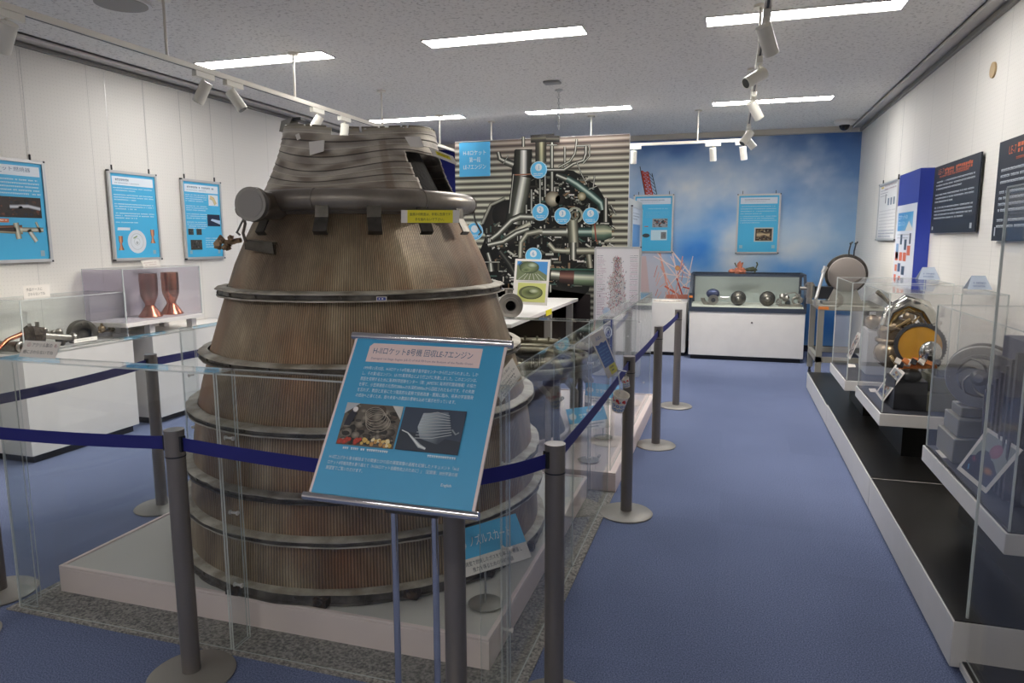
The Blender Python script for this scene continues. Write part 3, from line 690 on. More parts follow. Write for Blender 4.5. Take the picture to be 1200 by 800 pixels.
RINGS = ((.155, .880, .040, .05), (.385, .872, .036, .028), (.56, .856, .036, .030), (.825, .824, .042, .030), (1.075, .760, .036, .030), (1.365, .664, .042, .036))
for i, (z, r, out, hh) in enumerate(RINGS):
    r0 = r-.008; ro = r+out
    g = rag(i*7.3, .006 if i not in (5, 2) else .010)
    m = MB()
    m.lathe([(r0, Z(z+hh/2+.008)), (ro-.008, Z(z+hh/2+.004)), (ro, Z(z+hh/2-.001)), (ro, Z(z+hh/2-.006))], n=144, wob=g)
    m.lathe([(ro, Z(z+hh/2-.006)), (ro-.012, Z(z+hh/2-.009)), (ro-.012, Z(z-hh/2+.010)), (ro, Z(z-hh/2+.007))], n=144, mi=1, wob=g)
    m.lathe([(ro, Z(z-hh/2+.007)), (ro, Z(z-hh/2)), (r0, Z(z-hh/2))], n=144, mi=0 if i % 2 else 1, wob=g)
    for kk in range(22):
        th = -PI+2*PI*kk/22+.1*i; c_, s_ = math.cos(th), math.sin(th)
        m.cyl(((ro-.014)*c_, (ro-.014)*s_, Z(z)), ((ro-.004)*c_, (ro-.004)*s_, Z(z)), .007, n=8, mi=1)
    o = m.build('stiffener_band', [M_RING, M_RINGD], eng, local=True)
    if i == 0: o['label'] = 'wider dark bottom flange'
# clamps and torn pieces on the bottom flange
m = MB()
for kk, th in enumerate((-1.75, -1.3, -.9, -2.3, -.5, -.15)):
    c_, s_ = math.cos(th), math.sin(th); p = Vector((.915*c_, .915*s_, Z(.155))); m.blob(p, .03, seed=kk, sc=(.8, .8, .6), amt=.5)
    m.box(p+Vector((-.03, -.02, -.022)), p+Vector((.03, .02, .012)))
m.build('flange_clamp', mat('burnt_clamp', (92, 74, 60), .6, .4, rgb2=(50, 44, 40), vscale=30, bump=.6), eng, local=True)
m = MB()
for kk, dz in ((0, .24), (1, .13)):
    th = -2.62-.05*kk; p = Vector((.94*math.cos(th), .94*math.sin(th), Z(PZ+dz*.4+.02)))
    m.box(p-Vector((.02, .02, .025)), p+Vector((.02, .02, .025))); m.tube([p, p+Vector((-.01, 0, .05)), p+Vector((-.03, -.01, .09))], .009, 8)
m.build('side_latch', M_DARK, eng, local=True)
# manifold torus and inlet
ZM = 1.775
m = MB(); m.torus((0, 0, Z(ZM)), .525, .047, n=96, k=20)
m.torus((0, 0, Z(ZM-.04)), .50, .02, n=96, k=10)
for th in (-1.45, -.55, .3, -2.3): m.torus((.525*math.cos(th), .525*math.sin(th), Z(ZM)), .0475, .0035, (-math.sin(th), math.cos(th), 0), n=24, k=6)
m.build('manifold_ring', M_MANI, eng, local=True)
dc = at(293, 239, y=2.55); dcl = dc-Vector((EX, EY, PZ)); dn = Vector((.10, -1, .03)).normalized()
m = MB(); m.cyl(dcl, dcl-dn*.028, .072, n=48); m.cyl(dcl+dn*.002, dcl-dn*.02, .058, n=40, mi=1)
m.build('inlet_cover', [mat('grey_cover_plate', (150, 146, 142), .5, .6), mat('grey_cover_inner', (142, 138, 136), .48, .6)], eng, local=True, bevel=.003)
m = MB(); m.tube([dcl-dn*.02, dcl-dn*.09+Vector((.015, 0, 0)), dcl-dn*.2+Vector((.05, 0, .004)), dcl-dn*.3+Vector((.1, .0, .006))], [.068, .06, .054, .048], 24)
m.torus(dcl-dn*.035, .066, .008, tuple(dn), n=40, k=8)
q = dcl+Vector((-.074, .04, -.02)); m.sph(q, .028, (1, 1, 1.2)); m.tube([q, q+Vector((.006, .01, -.06)), q+Vector((-.008, .01, -.10)), q+Vector((-.004, .02, -.14))], .0065, 8)
m.build('inlet_pipe', M_MANI, eng, local=True)
# straps under the manifold
for th in (-1.37, -.98, -.58, -.15, .4, -1.9, -2.4):
    c_, s_ = math.cos(th), math.sin(th); e = Vector((-s_, c_, 0)); up = Vector((0, 0, 1)); m = MB()
    p = [Vector((.56*c_, .56*s_, Z(1.765))), Vector((.568*c_, .568*s_, Z(1.70))), Vector((.60*c_, .60*s_, Z(1.64))), Vector((.585*c_, .585*s_, Z(1.625)))]
    for j in range(3):
        m.slab([p[j+1]-e*.03, p[j+1]+e*.03, p[j]+e*.03, p[j]-e*.03], .006)
    m.build('strap', M_STEELD, eng, local=True)
# bracket plate and wreckage on the left shoulder
pb = at(300, 284, y=2.62)-Vector((EX, EY, PZ)); m = MB()
m.slab([pb+Vector((-.075, .02, .012)), pb+Vector((.09, -.01, 0)), pb+Vector((.08, .13, .004)), pb+Vector((-.06, .13, .016))], .01)
m.slab([pb+Vector((-.075, .02, -.03)), pb+Vector((.095, -.01, -.05)), pb+Vector((.09, -.01, 0)), pb+Vector((-.075, .02, .012))], .006, 1)
m.build('torn_bracket', [mat('pale_torn_metal', (150, 142, 128), .5, .5, var=.3, vscale=20, bump=.4), M_STEELD], eng, local=True)
pw_ = at(265, 284, y=2.75)-Vector((EX, EY, PZ)); m = MB()
for kk in range(9):
    m.blob(pw_+Vector((rnd.uniform(-.04, .05), rnd.uniform(-.03, .03), rnd.uniform(-.025, .025))), rnd.uniform(.010, .019), seed=kk, amt=.6)
m.tube([pw_, pw_+Vector((-.03, 0, .03)), pw_+Vector((-.055, 0, .0)), pw_+Vector((-.05, 0, -.02))], .007, 6); m.cyl(pw_, pw_+Vector((.08, 0, .01)), .012, n=10)
m.build('twisted_fitting', M_RUST, eng, local=True)
# crushed upper cone with wavy lapped bands, and the cut opening
NB, PER = 6, 5
TH0 = -61*PI/180
def band_z(th, s):   # s 0..1 up the cone
    d = (th-TH0+PI) % (2*PI)-PI
    w_ = math.exp(-((d+.15)/.75)**2)
    z = 1.80+.335*s
    z -= .035*w_*s                      # top rim sags at the front
    z += .022*math.sin(d*3.1+.4)*math.sin(PI*min(1, s*1.1)) * (1 if d < .9 else .3)
    z -= .018*w_*math.sin(PI*s)
    return z
def band_r(th, s):
    d = (th-TH0+PI) % (2*PI)-PI
    r = .478-.118*s-.02*math.sin(PI*s)
    r += .012*math.sin(3*th+1)*s-.018*math.exp(-((d-.35)/.3)**2)*s
    return r
m = MB(); m.c = []; NT, NS = 200, 90; vs = []; cs = []
def open_(th, s):
    d = (th-TH0+PI) % (2*PI)-PI
    lo = .52-.0*s+.16*(.8-s)   # slanted left edge of the opening
    return lo < d < 1.42 and .03 < s < .62
for j in range(NS+1):
    s = j/NS; ph = (s*11.0) % 1.0; bi = int(s*11.0)
    for i in range(NT):
        th = 2*PI*i/NT; r = band_r(th, s)+.004*(1-ph)
        n_ = noise.noise(Vector((math.cos(th)*4, math.sin(th)*4, s*9)))
        base = mix3((204, 196, 182), (142, 130, 118), .5+n_*1.4)
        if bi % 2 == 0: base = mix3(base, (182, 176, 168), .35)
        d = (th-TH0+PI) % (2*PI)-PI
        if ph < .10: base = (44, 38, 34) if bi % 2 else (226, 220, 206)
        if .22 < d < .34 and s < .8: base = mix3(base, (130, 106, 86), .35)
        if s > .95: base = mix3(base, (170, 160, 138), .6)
        vs.append((r*math.cos(th), r*math.sin(th), Z(band_z(th, s)))); cs.append(lin(base))
fs = []
for j in range(NS):
    for i in range(NT):
        th = 2*PI*(i+.5)/NT; s = (j+.5)/NS; d = (th-TH0+PI) % (2*PI)-PI
        if open_(th, s): continue
        if s > .90 and (-.36 < d < -.14 or rnd.random() < .12 and s > .975): continue
        if s > .93 and .0 < d < .03: continue
        fs.append((j*NT+i, j*NT+(i+1) % NT, (j+1)*NT+(i+1) % NT, (j+1)*NT+i))
m._add(vs, fs, 0, True, cs)
o = m.build('upper_cone', vcol_mat('banded_cone_metal', .5, .2, .25, 45), eng, local=True)
sd = o.modifiers.new('thick', 'SOLIDIFY'); sd.thickness = .008; sd.offset = -1
m = MB(); m.lathe([(.40, Z(1.76)), (.39, Z(1.83)), (.28, Z(2.05)), (.001, Z(2.06))], n=96, sm=True); m.lathe([(.001, Z(1.755)), (.47, Z(1.755))], n=64)
m.build('inner_shade_shell', mat('hollow_shade_black', (20, 16, 14), .85, 0, var=.2, vscale=12, bump=.3), eng, local=True)  # added shell; shade of the hollow cone is put into its near-black colour
m = MB(); p = at(339, 146, y=3.1)-Vector((EX, EY, PZ)); m.slab([p+Vector((-.06, 0, -.03)), p+Vector((-.02, 0, -.04)), p+Vector((.02, 0, .035)), p+Vector((-.045, 0, .02))], .06); m.slab([p+Vector((-.0, .01, .02)), p+Vector((.06, .01, .02)), p+Vector((.06, .01, .035)), p+Vector((.0, .01, .035))], .04, 1)
m.build('torn_lug', [M_STEELG, M_DARK], eng, local=True)
# stuck-on tapes and warning slips
def slip(name, corners, Y, mats, txt=None, lab=None, txtcol=(40, 40, 40)):
    P = [at(x, y, y=yy) for (x, y), yy in zip(corners, Y)]; m = MB(); m.slab(P, .003)
    o = m.build(name, mats, eng)
    if lab: o['label'] = lab
    return o, P
slip('paper_tag', ((363, 182), (379, 177), (380, 164), (362, 166)), (2.80, 2.785, 2.80, 2.815), M_PAPER)
slip('paper_tag', ((348, 164), (352, 162), (350, 156), (346, 158)), (2.83, 2.83, 2.84, 2.84), M_PAPER)
slip('paper_tag', ((481, 172), (497, 172), (492, 160), (474, 160)), (2.84, 2.86, 2.875, 2.85), M_PAPER)
def printed(parent, P, w, h, fn, base, thick=.003, name='sign_board', pname='sign_print', pm=None):
    """a flat board with corners BL, BR, TR, TL in space and artwork drawn on it"""
    BL, BR, TR, TL = [Vector(p) for p in P]; TR = BR+TL-BL
    b = MB().slab([BL, BR, TR, TL], thick).build(name, base, parent)
    A = Art(w, h); fn(A); n = (BR-BL).cross(TL-BL).normalized()
    out = []
    for v in A.m.v:
        u_ = (v[0]+w/2)/w; k_ = (v[2]+h/2)/h
        p = BL*(1-u_)*(1-k_)+BR*u_*(1-k_)+TR*u_*k_+TL*(1-u_)*k_
        out.append(tuple(p+n*(-v[1]+.0002)))
    A.m.v = out; A.m.build(pname, pm or PRINT, parent); return b
def yel(A):
    A.rect(.025, 0, .18, .045, (242, 228, 40)); A.up(); A.text('金属の切断面は、非常に危険です！', .034, .019, .0115, (60, 50, 20), .165); A.text('手を触れないで下さい。', .055, .037, .0115, (60, 50, 20), .115)
printed(eng, [at(470, 261, y=2.652), at(538, 261, y=2.735), at(538, 247, y=2.735), at(470, 246, y=2.652)], .23, .045, yel, M_PAPER, name='warning_label', pname='warning_print')
def yel2(A): A.rect(.02, .01, .06, .018, (242, 228, 40)); A.up(); A.lines(.025, .013, .05, 2, .007, .005, (120, 100, 40), 1)
printed(eng, [at(508, 182, y=2.83), at(536, 193, y=2.88), at(531, 182, y=2.90), at(503, 172, y=2.85)], .1, .04, yel2, M_PAPER, name='warning_label', pname='warning_print')
printed(eng, [at(441, 352.5, y=2.545), at(453, 352.5, y=2.555), at(453, 347.5, y=2.555), at(441, 347.5, y=2.545)], .05, .02, lambda A: (A.rect(.004, .003, .042, .014, (60, 80, 170)), A.up().rect(.012, .006, .006, .008, (230, 230, 240)), A.rect(.026, .006, .008, .008, (230, 230, 240))), M_PAPER, name='serial_label', pname='serial_print')

# ================================================================ SECOND EXHIBIT: ring part of an engine, table with valve
ring = thing('engine_ring_assembly', 'large flat corroded engine ring with bolts lying on dark supports behind the nozzle', 'engine part', (-1.55, 5.15, PZ))
c = (-1.55, 5.15, .74)
m = MB()
for (r, rr_, dz) in ((.62, .03, 0), (.54, .022, -.03), (.46, .03, -.055)): m.torus((c[0], c[1], c[2]+dz), r, rr_, n=64, k=10)
m.lathe([(.42, -.10), (.66, -.10), (.66, -.06), (.60, -.03), (.42, -.05)], c, n=64)
for k in range(36): th = 2*PI*k/36; m.cyl((c[0]+.6*math.cos(th), c[1]+.6*math.sin(th), c[2]), (c[0]+.6*math.cos(th), c[1]+.6*math.sin(th), c[2]+.045), .01, n=8)
m.build('ring_flange', mat('olive_grey_metal', (132, 128, 110), .42, .75, rgb2=(84, 78, 64), vscale=8, bump=.2), ring)
m = MB(); m.lathe([(.38, .135-.74), (.34, .25-.74), (.30, .42-.74), (.42, .64-.74)], c, n=48)
m.build('chamber_body', M_STEELD, ring)
m = MB()
for k in range(7):
    th = -1.9+.45*k; p = Vector((c[0]+.52*math.cos(th), c[1]+.52*math.sin(th), .60)); q = p+Vector((.08*math.cos(th+1), .08*math.sin(th+1), -.22))
    m.tube([p, p*.6+q*.4+Vector((.05, 0, 0)), q, q+Vector((0, 0, -.22))], .022, 10); m.cyl(p-Vector((0, 0, .02)), p+Vector((0, 0, .03)), .04, n=14)
m.build('feed_pipes', M_STEEL, ring)
m = MB()
for sx in (-1, 1):
    for sy in (-1, 1): MB().box((c[0]+sx*.42-.02, c[1]+sy*.42-.02, PZ-.012), (c[0]+sx*.42+.02, c[1]+sy*.42+.02, .66)).build('leg', M_DARK, ring)
for sy in (-1, 1): MB().box((c[0]-.44, c[1]+sy*.42-.02, .58), (c[0]+.44, c[1]+sy*.42+.02, .64)).build('crossbar', M_DARK, ring)

tb = thing('white_table', 'white topped table with grey metal legs in front of the engine mural', 'table', (-2.3, 7.0, 0))
MB().box((-2.72, 5.62, .865), (-1.74, 8.36, .90)).build('tabletop', M_WHITE, tb, bevel=.003)
for (x, y) in ((-1.82, 7.2), (-2.66, 7.2), (-1.82, 8.25), (-2.66, 8.25)):
    MB().box((x-.035, y-.035, .0), (x+.035, y+.035, .865)).build('leg', M_STEELG, tb)
MB().box((-2.70, 6.9, .80), (-1.80, 6.95, .865)).build('apron', M_STEELG, tb)
vl = thing('valve_flange', 'steel pipe valve with round bolted flange lying on the white table', 'valve', (-1.9, 6.1, .90))
m = MB(); vc = Vector((-1.872, 6.02, 1.015)); vn = Vector((.45, -1, 0)).normalized()
prof_v = [(.045, .01), (.05, .028), (.075, .03), (.078, .012), (.112, .010), (.114, -.02), (.07, -.022), (.066, -.2), (.09, -.205), (.09, -.225), (.05, -.23)]
m.lathe(prof_v, vc, vn, n=40)
for k in range(14):
    th = 2*PI*k/14; a1 = vn.orthogonal().normalized(); b1 = vn.cross(a1); p = vc+(a1*math.cos(th)+b1*math.sin(th))*.095; m.cyl(p, p+vn*.016, .008, n=8)
m.build('flange_body', M_STEEL, vl)
m = MB(); m.lathe([(.046, .012), (.044, -.1), (.001, -.1)], vc, vn, n=32); m.build('bore', mat('dark_bore', (24, 20, 18), .7), vl)
m = MB(); p = vc-vn*.15; m.cyl(p, p+Vector((0, 0, .13)), .03, n=16); m.cyl(p+Vector((0, 0, .13)), p+Vector((0, 0, .145)), .05, n=16); m.tube([p+Vector((-.05, 0, .02)), p+Vector((-.12, .02, .05)), p+Vector((-.14, .02, .12))], .02, 10); m.build('valve_stem', M_STEEL, vl)
cd_ = thing('photo_card', 'white card with two green engine photos standing behind the valve', 'card', (-1.7, 6.25, .90))
P4 = [at(600, 356, y=6.22), at(641, 358, y=6.22), at(645, 302, y=6.28), at(604, 303, y=6.28)]
zlow = .902
dz = min(P4[0].z, P4[1].z)-zlow
def card_art(A):
    A.photo(.02, .02, .26, .17, (120, 130, 96), [(72, 128, 190)], 1, 2); A.poly([(.13, .02), (.28, .02), (.28, .14), (.2, .09)], (78, 146, 208)); A.up(); A.poly([(.02, .02), (.06, .02), (.02, .06)], (78, 146, 208)); A.disc(.125, .075, .085, (150, 160, 120), (60, 74, 48), ry=.055); A.up(); A.disc(.15, .055, .045, (196, 206, 180), (96, 110, 80), ry=.025); A.disc(.1, .1, .04, (80, 96, 60), (130, 142, 104), ry=.02)
    for k in range(6): A.line((.1+.02*k, .13), (.04+.045*k, .185), .004, (214, 214, 196)); 
    A.rect(.04, .215, .24, .17, (214, 216, 130)); A.up(); A.disc(.15, .30, .1, (190, 196, 150), (96, 104, 60), ry=.06); A.up(); A.disc(.15, .30, .07, (60, 66, 40), (130, 140, 90), ry=.035); A.up(); A.disc(.18, .285, .04, (216, 220, 190), (130, 140, 100), ry=.02); A.ring(.16, .30, .088, .096, (80, 84, 60), k=.62)
    A.rect(.04, .197, .2, .006, (200, 200, 196))
printed(cd_, P4, .3, .41, card_art, M_PAPER, name='card_board', pname='card_print')
q = at(690, 371, x=-1.739)
yt = at(643, 365, x=-1.737)
o = MB().box((-1.739, yt.y-.11, .845), (-1.732, yt.y+.11, .902)).build('edge_label', M_YEL); tag(o, 'yellow strip label stuck on the edge of the white table', 'label')

# ================================================================ POSTS AND BELTS
posts = {}
YAWS = {}
def post(x, y, label, yaws=(0, PI), cyl_r=.033, group='belt barrier posts'):
    t = thing('barrier_post', label, 'barrier post', (x, y, 0), 0, group)
    MB().cyl((0, 0, .02), (0, 0, .845), cyl_r, n=32).build('pole', M_POST, t, local=True)
    MB().cyl((0, 0, .848), (0, 0, .935), cyl_r+.001, n=32).build('belt_cassette', M_POST, t, local=True, bevel=.002)
    MB().cyl((0, 0, .933), (0, 0, .942), cyl_r+.0015, n=32).build('cap', M_POST, t, local=True, bevel=.002); m = MB(); m.cyl((0, 0, .844), (0, 0, .849), cyl_r+.002, n=32)
    for an in yaws:
        m.at(Matrix.Translation((0, 0, 0)) @ Matrix.Rotation(an, 4, 'Z')).box((cyl_r-.01, -.011, .866), (cyl_r+.008, .011, .921)); m.at(Matrix.Identity(4))
    m.build('belt_clip', M_DARK, t, local=True)
    MB().lathe([(.001, .0), (.152, .0), (.155, .006), (.145, .014), (.04, .022), (.001, .024)], n=56).build('base_plate', M_POSTB, t, local=True)
    return t
PST = [((-.53, 2.17), 'post'), ]
PD = {
 'A': (-1.855, 1.95, 'grey barrier post at the front left of the nozzle, belt on both sides'),
 'B': (-.76, 1.865, 'grey barrier post standing right behind the legs of the blue sign'),
 'C': (-.522, 2.165, 'tall grey barrier post at the front right corner of the fence'),
 'D': (-.527, 3.98, 'grey barrier post with the paper cups hanging near it'),
 'E': (-.50, 5.43, 'grey barrier post second from the far end of the aisle row'),
 'F': (-.445, 6.81, 'grey barrier post at the far end of the aisle row'),
 'G': (-3.24, 3.27, 'grey barrier post left of the nozzle by the white cabinets'),
 'H': (-3.155, 2.20, 'grey barrier post at the left picture edge, farther of two bases'),
 'I': (-2.955, 1.87, 'grey barrier post at the left picture edge, nearer of two bases'),
 'J': (-3.25, 6.3, 'grey barrier post hidden behind the nozzle on the left row'),
}
LINKS = (('I', 'A'), ('A', 'B'), ('B', 'C'), ('C', 'D'), ('D', 'E'), ('E', 'F'), ('H', 'G'), ('G', 'J'))
for k, (x, y, l) in PD.items():
    ya = [math.atan2(PD[o][1]-y, PD[o][0]-x) for ab in LINKS if k in ab for o in ab if o != k]
    posts[k] = post(x, y, l, ya)
def belt(a, b, sag=.012, za=.893, zb=.893, h=.048):
    pa, pb = Vector((*PD[a][:2], za)), Vector((*PD[b][:2], zb)); d = (pb-pa); d.z = 0; L = d.length; d.normalize(); n = Vector((-d.y, d.x, 0))*.001
    m = MB(); vs = []; K = 14
    for i in range(K+1):
        u = i/K; s0 = .036/L; u = s0+(1-2*s0)*u; p = pa.lerp(pb, u); p.z -= 4*sag*u*(1-u)
        for o in (-1, 1):
            for dz in (-h/2, h/2): vs.append(p+n*o+Vector((0, 0, dz)))
    fs = []
    for i in range(K):
        k = 4*i; j = k+4
        fs += [(k, j, j+1, k+1), (k+2, k+3, j+3, j+2), (k+1, j+1, j+3, k+3), (k, k+2, j+2, j)]
    fs += [(0, 1, 3, 2), (4*K, 4*K+2, 4*K+3, 4*K+1)]
    m._add(vs, fs); return m.build('belt', M_BELT, posts[a])
for a_, b_ in LINKS: belt(a_, b_)

# ================================================================ ACRYLIC FENCE
FH = 1.115; T = .006
def clip(m, p, ax):
    p = Vector(p); d = Vector(ax)*.016; m.cyl(p-d, p+d, .005, n=10, mi=0); m.cyl(p-d*1.2, p-d*.9, .009, n=10); m.cyl(p+d*.9, p+d*1.2, .009, n=10)
def fence(p0, p1, inward, label, z0=.008):
    """sheet from p0 to p1 with a top flange and end flanges turned inward"""
    (xa, ya), (xb, yb) = p0, p1; ix, iy = inward; F = .10
    t = thing('acrylic_guard', label, 'acrylic panel', ((xa+xb)/2, (ya+yb)/2, z0-.002))
    g = .003
    if iy:  # panel along x
        xa += g; xb -= g
        m = MB().sheet((xa, ya, z0), (xb, ya+iy*T, FH)); m.sheet((xa, ya, FH-T), (xb, ya+iy*F, FH))
        m.sheet((xa, ya, z0), (xa+T, ya+iy*F, FH)); m.sheet((xb-T, ya, z0), (xb, ya+iy*F, FH)); m.build('acrylic_sheet', [ACR, EDGE], t)
        m = MB(); ax = (1, 0, 0)
        for z in (.25, .55, .85): clip(m, (xb, ya+iy*.06, z), ax)
        m.build('joint_bolts', M_WHITE, t)
    else:
        ya += g; yb -= g
        m = MB().sheet((xa, ya, z0), (xa+ix*T, yb, FH)); m.sheet((xa, ya, FH-T), (xa+ix*F, yb, FH))
        m.sheet((xa, ya, z0), (xa+ix*F, ya+T, FH)); m.sheet((xa, yb-T, z0), (xa+ix*F, yb, FH)); m.build('acrylic_sheet', [ACR, EDGE], t)
        m = MB()
        for z in (.25, .55, .85): clip(m, (xa+ix*.06, yb, z), (0, 1, 0))
        m.build('joint_bolts', M_WHITE, t)
fence((-2.93, 2.12), (-1.81, 2.12), (0, 1), 'clear acrylic guard panel at the front left of the nozzle')
fence((-1.81, 2.12), (-.69, 2.12), (0, 1), 'clear acrylic guard panel at the front right, behind the blue sign')
for i, (a_, b_, l) in enumerate(((2.14, 3.2, 'nearest'), (3.2, 4.25, 'second'), (4.33, 5.5, 'third'), (5.5, 6.66, 'farthest'))):
    z_ = .008 if i < 2 else PZ+.002; dx = 0 if i < 2 else .07
    fence((-.68, a_), (-.68, b_), (-1, 0), 'clear acrylic guard panel along the aisle side, %s from the viewer' % l, z_)
    fence((-2.95+dx, a_), (-2.95+dx, b_), (1, 0), 'clear acrylic guard panel along the wall side, %s from the viewer' % l, z_)
fence((-2.83, 4.26), (-1.81, 4.26), (0, -1), 'clear acrylic guard panel crossing between the two platforms, wall side half'); fence((-1.81, 4.26), (-.79, 4.26), (0, -1), 'clear acrylic guard panel crossing between the two platforms, aisle side half')
def note(name, label, P, w, h, fn, base=M_PAPER, cat='notice', loc=None):
    t = thing(name, label, cat, loc or tuple(P[0])); printed(t, P, w, h, fn, base, name='paper_sheet', pname='handwriting'); return t
def hand(A):
    A.ring(.03, .022, .008, .0095, (150, 60, 60), n=14); A.text('5', .0265, .027, .013, (150, 60, 60)); A.text('アクリル製の', .045, .03, .023, (60, 50, 50), .105); A.text('も', .158, .03, .022, (150, 60, 60))
    A.text('柵にさわらないでね', .012, .066, .021, (50, 44, 46), .155)
note('handwritten_notice', 'handwritten notice taped on the fence top at the front left corner', [at(22, 417.5, y=2.1), at(64, 420, y=2.1), at(70.5, 402, y=2.13), at(29.5, 398.5, y=2.13)], .185, .085, hand)
def hand2(A): A.text('アクリル製の', .02, .035, .02, (120, 110, 110), .1); A.text('柵にさわらないでね', .012, .066, .016, (60, 56, 54), .13); A.lines(.02, .08, .12, 3, .02, .012, (90, 86, 84), .7, 4)
note('handwritten_notice', 'handwritten notice leaning at the fence corner right of the blue sign', [at(588, 471, y=2.2), at(611, 440, y=2.42), at(600, 416, y=2.46), at(577, 448, y=2.24)], .16, .14, hand2)

# ================================================================ BLUE INFORMATION SIGN
sg = thing('information_stand', 'blue information sign on a chrome two legged stand before the nozzle', 'sign', (-.78, 1.6, 0))
TL, TR, BR, BL = Vector((-1.006, 1.757, 1.330)), Vector((-.556, 1.763, 1.322)), Vector((-.558, 1.497, .955)), Vector((-1.006, 1.488, .960))
def sign_art(A):
    W, H = .45, .45
    A.rect(0, 0, W, H, (226, 208, 206)); A.up(); A.rect(.007, 0, W-.014, H, (64, 156, 202)); A.up()
    A.poly([(.052, .075), (.385, .075), (.385, .018), (.062, .018), (.052, .028)], (232, 208, 206)); A.up()
    A.text('H-Ⅱロケット8号機 回収LE-7エンジン', .066, .049, .0235, (58, 92, 128), .295)
    A.text('Damaged 1st Stage Engine (LE-7) of H-II F8 from the Bottom of the Pacific Ocean', .066, .067, .009, (130, 110, 140), .30)
    body = ['1999年11月15日、H-Ⅱロケット8号機は種子島宇宙センターから打上げられました。しか', 'し、その第1段エンジン、LE-7の異常停止により打上げに失敗しました。このエンジンは、', '原因を究明するために海洋科学技術センター（現：JAMSTEC 海洋研究開発機構）の協力', 'を得て、小笠原諸島の北西約380kmの水深約3000mから回収されたものです。その失敗', 'を忘れず、教訓と反省にたつ徹底的な姿勢で技術改善・開発に臨み、将来の宇宙開発', 'の成功へと導くため、我々未来への教訓の意味も込めて展示を行っています。']
    for i, s in enumerate(body): A.text(s, .052, .098+i*.0162, .0118, (222, 236, 242), .335 if i < 5 else .29)
    # photo of the recovered engine on deck
    A.photo(.036, .198, .165, .116, (92, 84, 76), [(40, 36, 34), (120, 110, 100), (70, 62, 56), (150, 140, 128), (30, 28, 28), (96, 80, 70)], 130, 5, (.04, .13))
    A.poly([(.036, .23), (.075, .198), (.036, .198)], (176, 180, 186)); A.poly([(.17, .198), (.201, .198), (.201, .235)], (200, 200, 196)); A.up()
    for k in range(5): A.ring(.125+.004*k, .225+.006*k, .026+.002*k, .0275+.002*k, (170, 160, 146), k=.7)
    for k in range(34): A.L += .02; A.disc(rnd.uniform(.11, .196), rnd.uniform(.293, .309), rnd.uniform(.003, .006), rnd.choice([(220, 190, 120), (206, 170, 90), (230, 214, 170), (190, 140, 80)]), n=8)
    for k in range(14): A.L += .02; A.disc(rnd.uniform(.044, .105), rnd.uniform(.296, .308), rnd.uniform(.004, .008), (196, 62, 36), (150, 40, 28), n=8)
    A.L = math.ceil(A.L); A.disc(.066, .216, .0075, (226, 222, 222)); A.poly([(.044, .262), (.062, .262), (.074, .226), (.058, .218), (.048, .236)], (34, 34, 50))
    # photo on the sea bed
    A.rect(.207, .198, .172, .116, (50, 62, 82)); A.up(); A.poly([(.207, .314), (.379, .314), (.379, .28), (.207, .262)], (34, 44, 60)); A.up()
    A.poly([(.262, .212), (.33, .205), (.352, .262), (.318, .292), (.268, .28), (.255, .25)], [(168, 178, 186), (96, 108, 122), (60, 70, 84), (52, 62, 76), (120, 132, 144), (178, 188, 196)]); A.up()
    for k in range(9): A.pipe([(.262-.001*k, .216+.008*k), (.30, .207+.0088*k), (.336+.002*k, .214+.0062*k)], .0022, ((60, 70, 84), (206, 212, 216), (70, 80, 92)), (-1, 0, 1))
    A.pipe([(.214, .262), (.232, .268), (.25, .282), (.272, .3), (.29, .306)], [.003, .004, .007, .011, .006], ((120, 130, 140), (232, 236, 236), (130, 140, 150)), (-1, 0, 1))
    A.pipe([(.35, .25), (.362, .262), (.37, .256)], .006, ((60, 70, 84), (150, 160, 166), (50, 60, 70)), (-1, 0, 1))
    A.lines(.055, .320, .14, 1, .01, .007, (214, 230, 238), 1, 2); A.lines(.30, .320, .078, 1, .01, .007, (214, 230, 238), 1, 3)
    tail = ['H-Ⅱ打上げから発令解除までの関連とCFの段の展開実験の過程を記録したドキュメント「H-Ⅱ', 'ロケット8号機失敗を乗り越えて（H-ⅡAロケット信頼性向上のために）」（記録展：30分宇宙の扉', '展望室でご覧いただけます。']
    for i, s in enumerate(tail): A.text(s, .03, .353+i*.0145, .0108, (214, 230, 238), .36 if i < 2 else .105)
    A.text('English', .352, .395, .0105, (222, 236, 242))
printed(sg, [BL, BR, TR, TL], .45, .45, sign_art, mat('sign_board_white', (222, 214, 212), .5), thick=.006)
ex = (TR-TL).normalized(); nn = (BR-BL).cross(TL-BL).normalized()
for a_, b_ in ((TL, TR), (BL, BR)):
    dwn = (TL-BL).normalized()*(.004 if a_ is TL else -.004)
    MB().cyl(a_-ex*.012+dwn-nn*.002, b_+ex*.012+dwn-nn*.002, .011, n=20).build('clamp_rail', M_CHROME, sg)
for px_ in (461.5, 509.0):
    p = at(px_, 599, y=1.515); m = MB(); m.cyl((p.x, p.y, .02), (p.x, p.y, p.z+.03), .0085, n=20); m.build('leg', M_CHROME, sg)
m = MB(); m.box((-.98, 1.36, 0), (-.58, 1.68, .012)); m.build('base_plate', M_ALU, sg, bevel=.004)
m = MB(); p = at(461.5, 599, y=1.515); q = at(509, 599, y=1.515); m.box((p.x-.015, 1.50, .93), (q.x+.015, 1.53, .96)); m.build('leg_bracket', M_STEELD, sg)

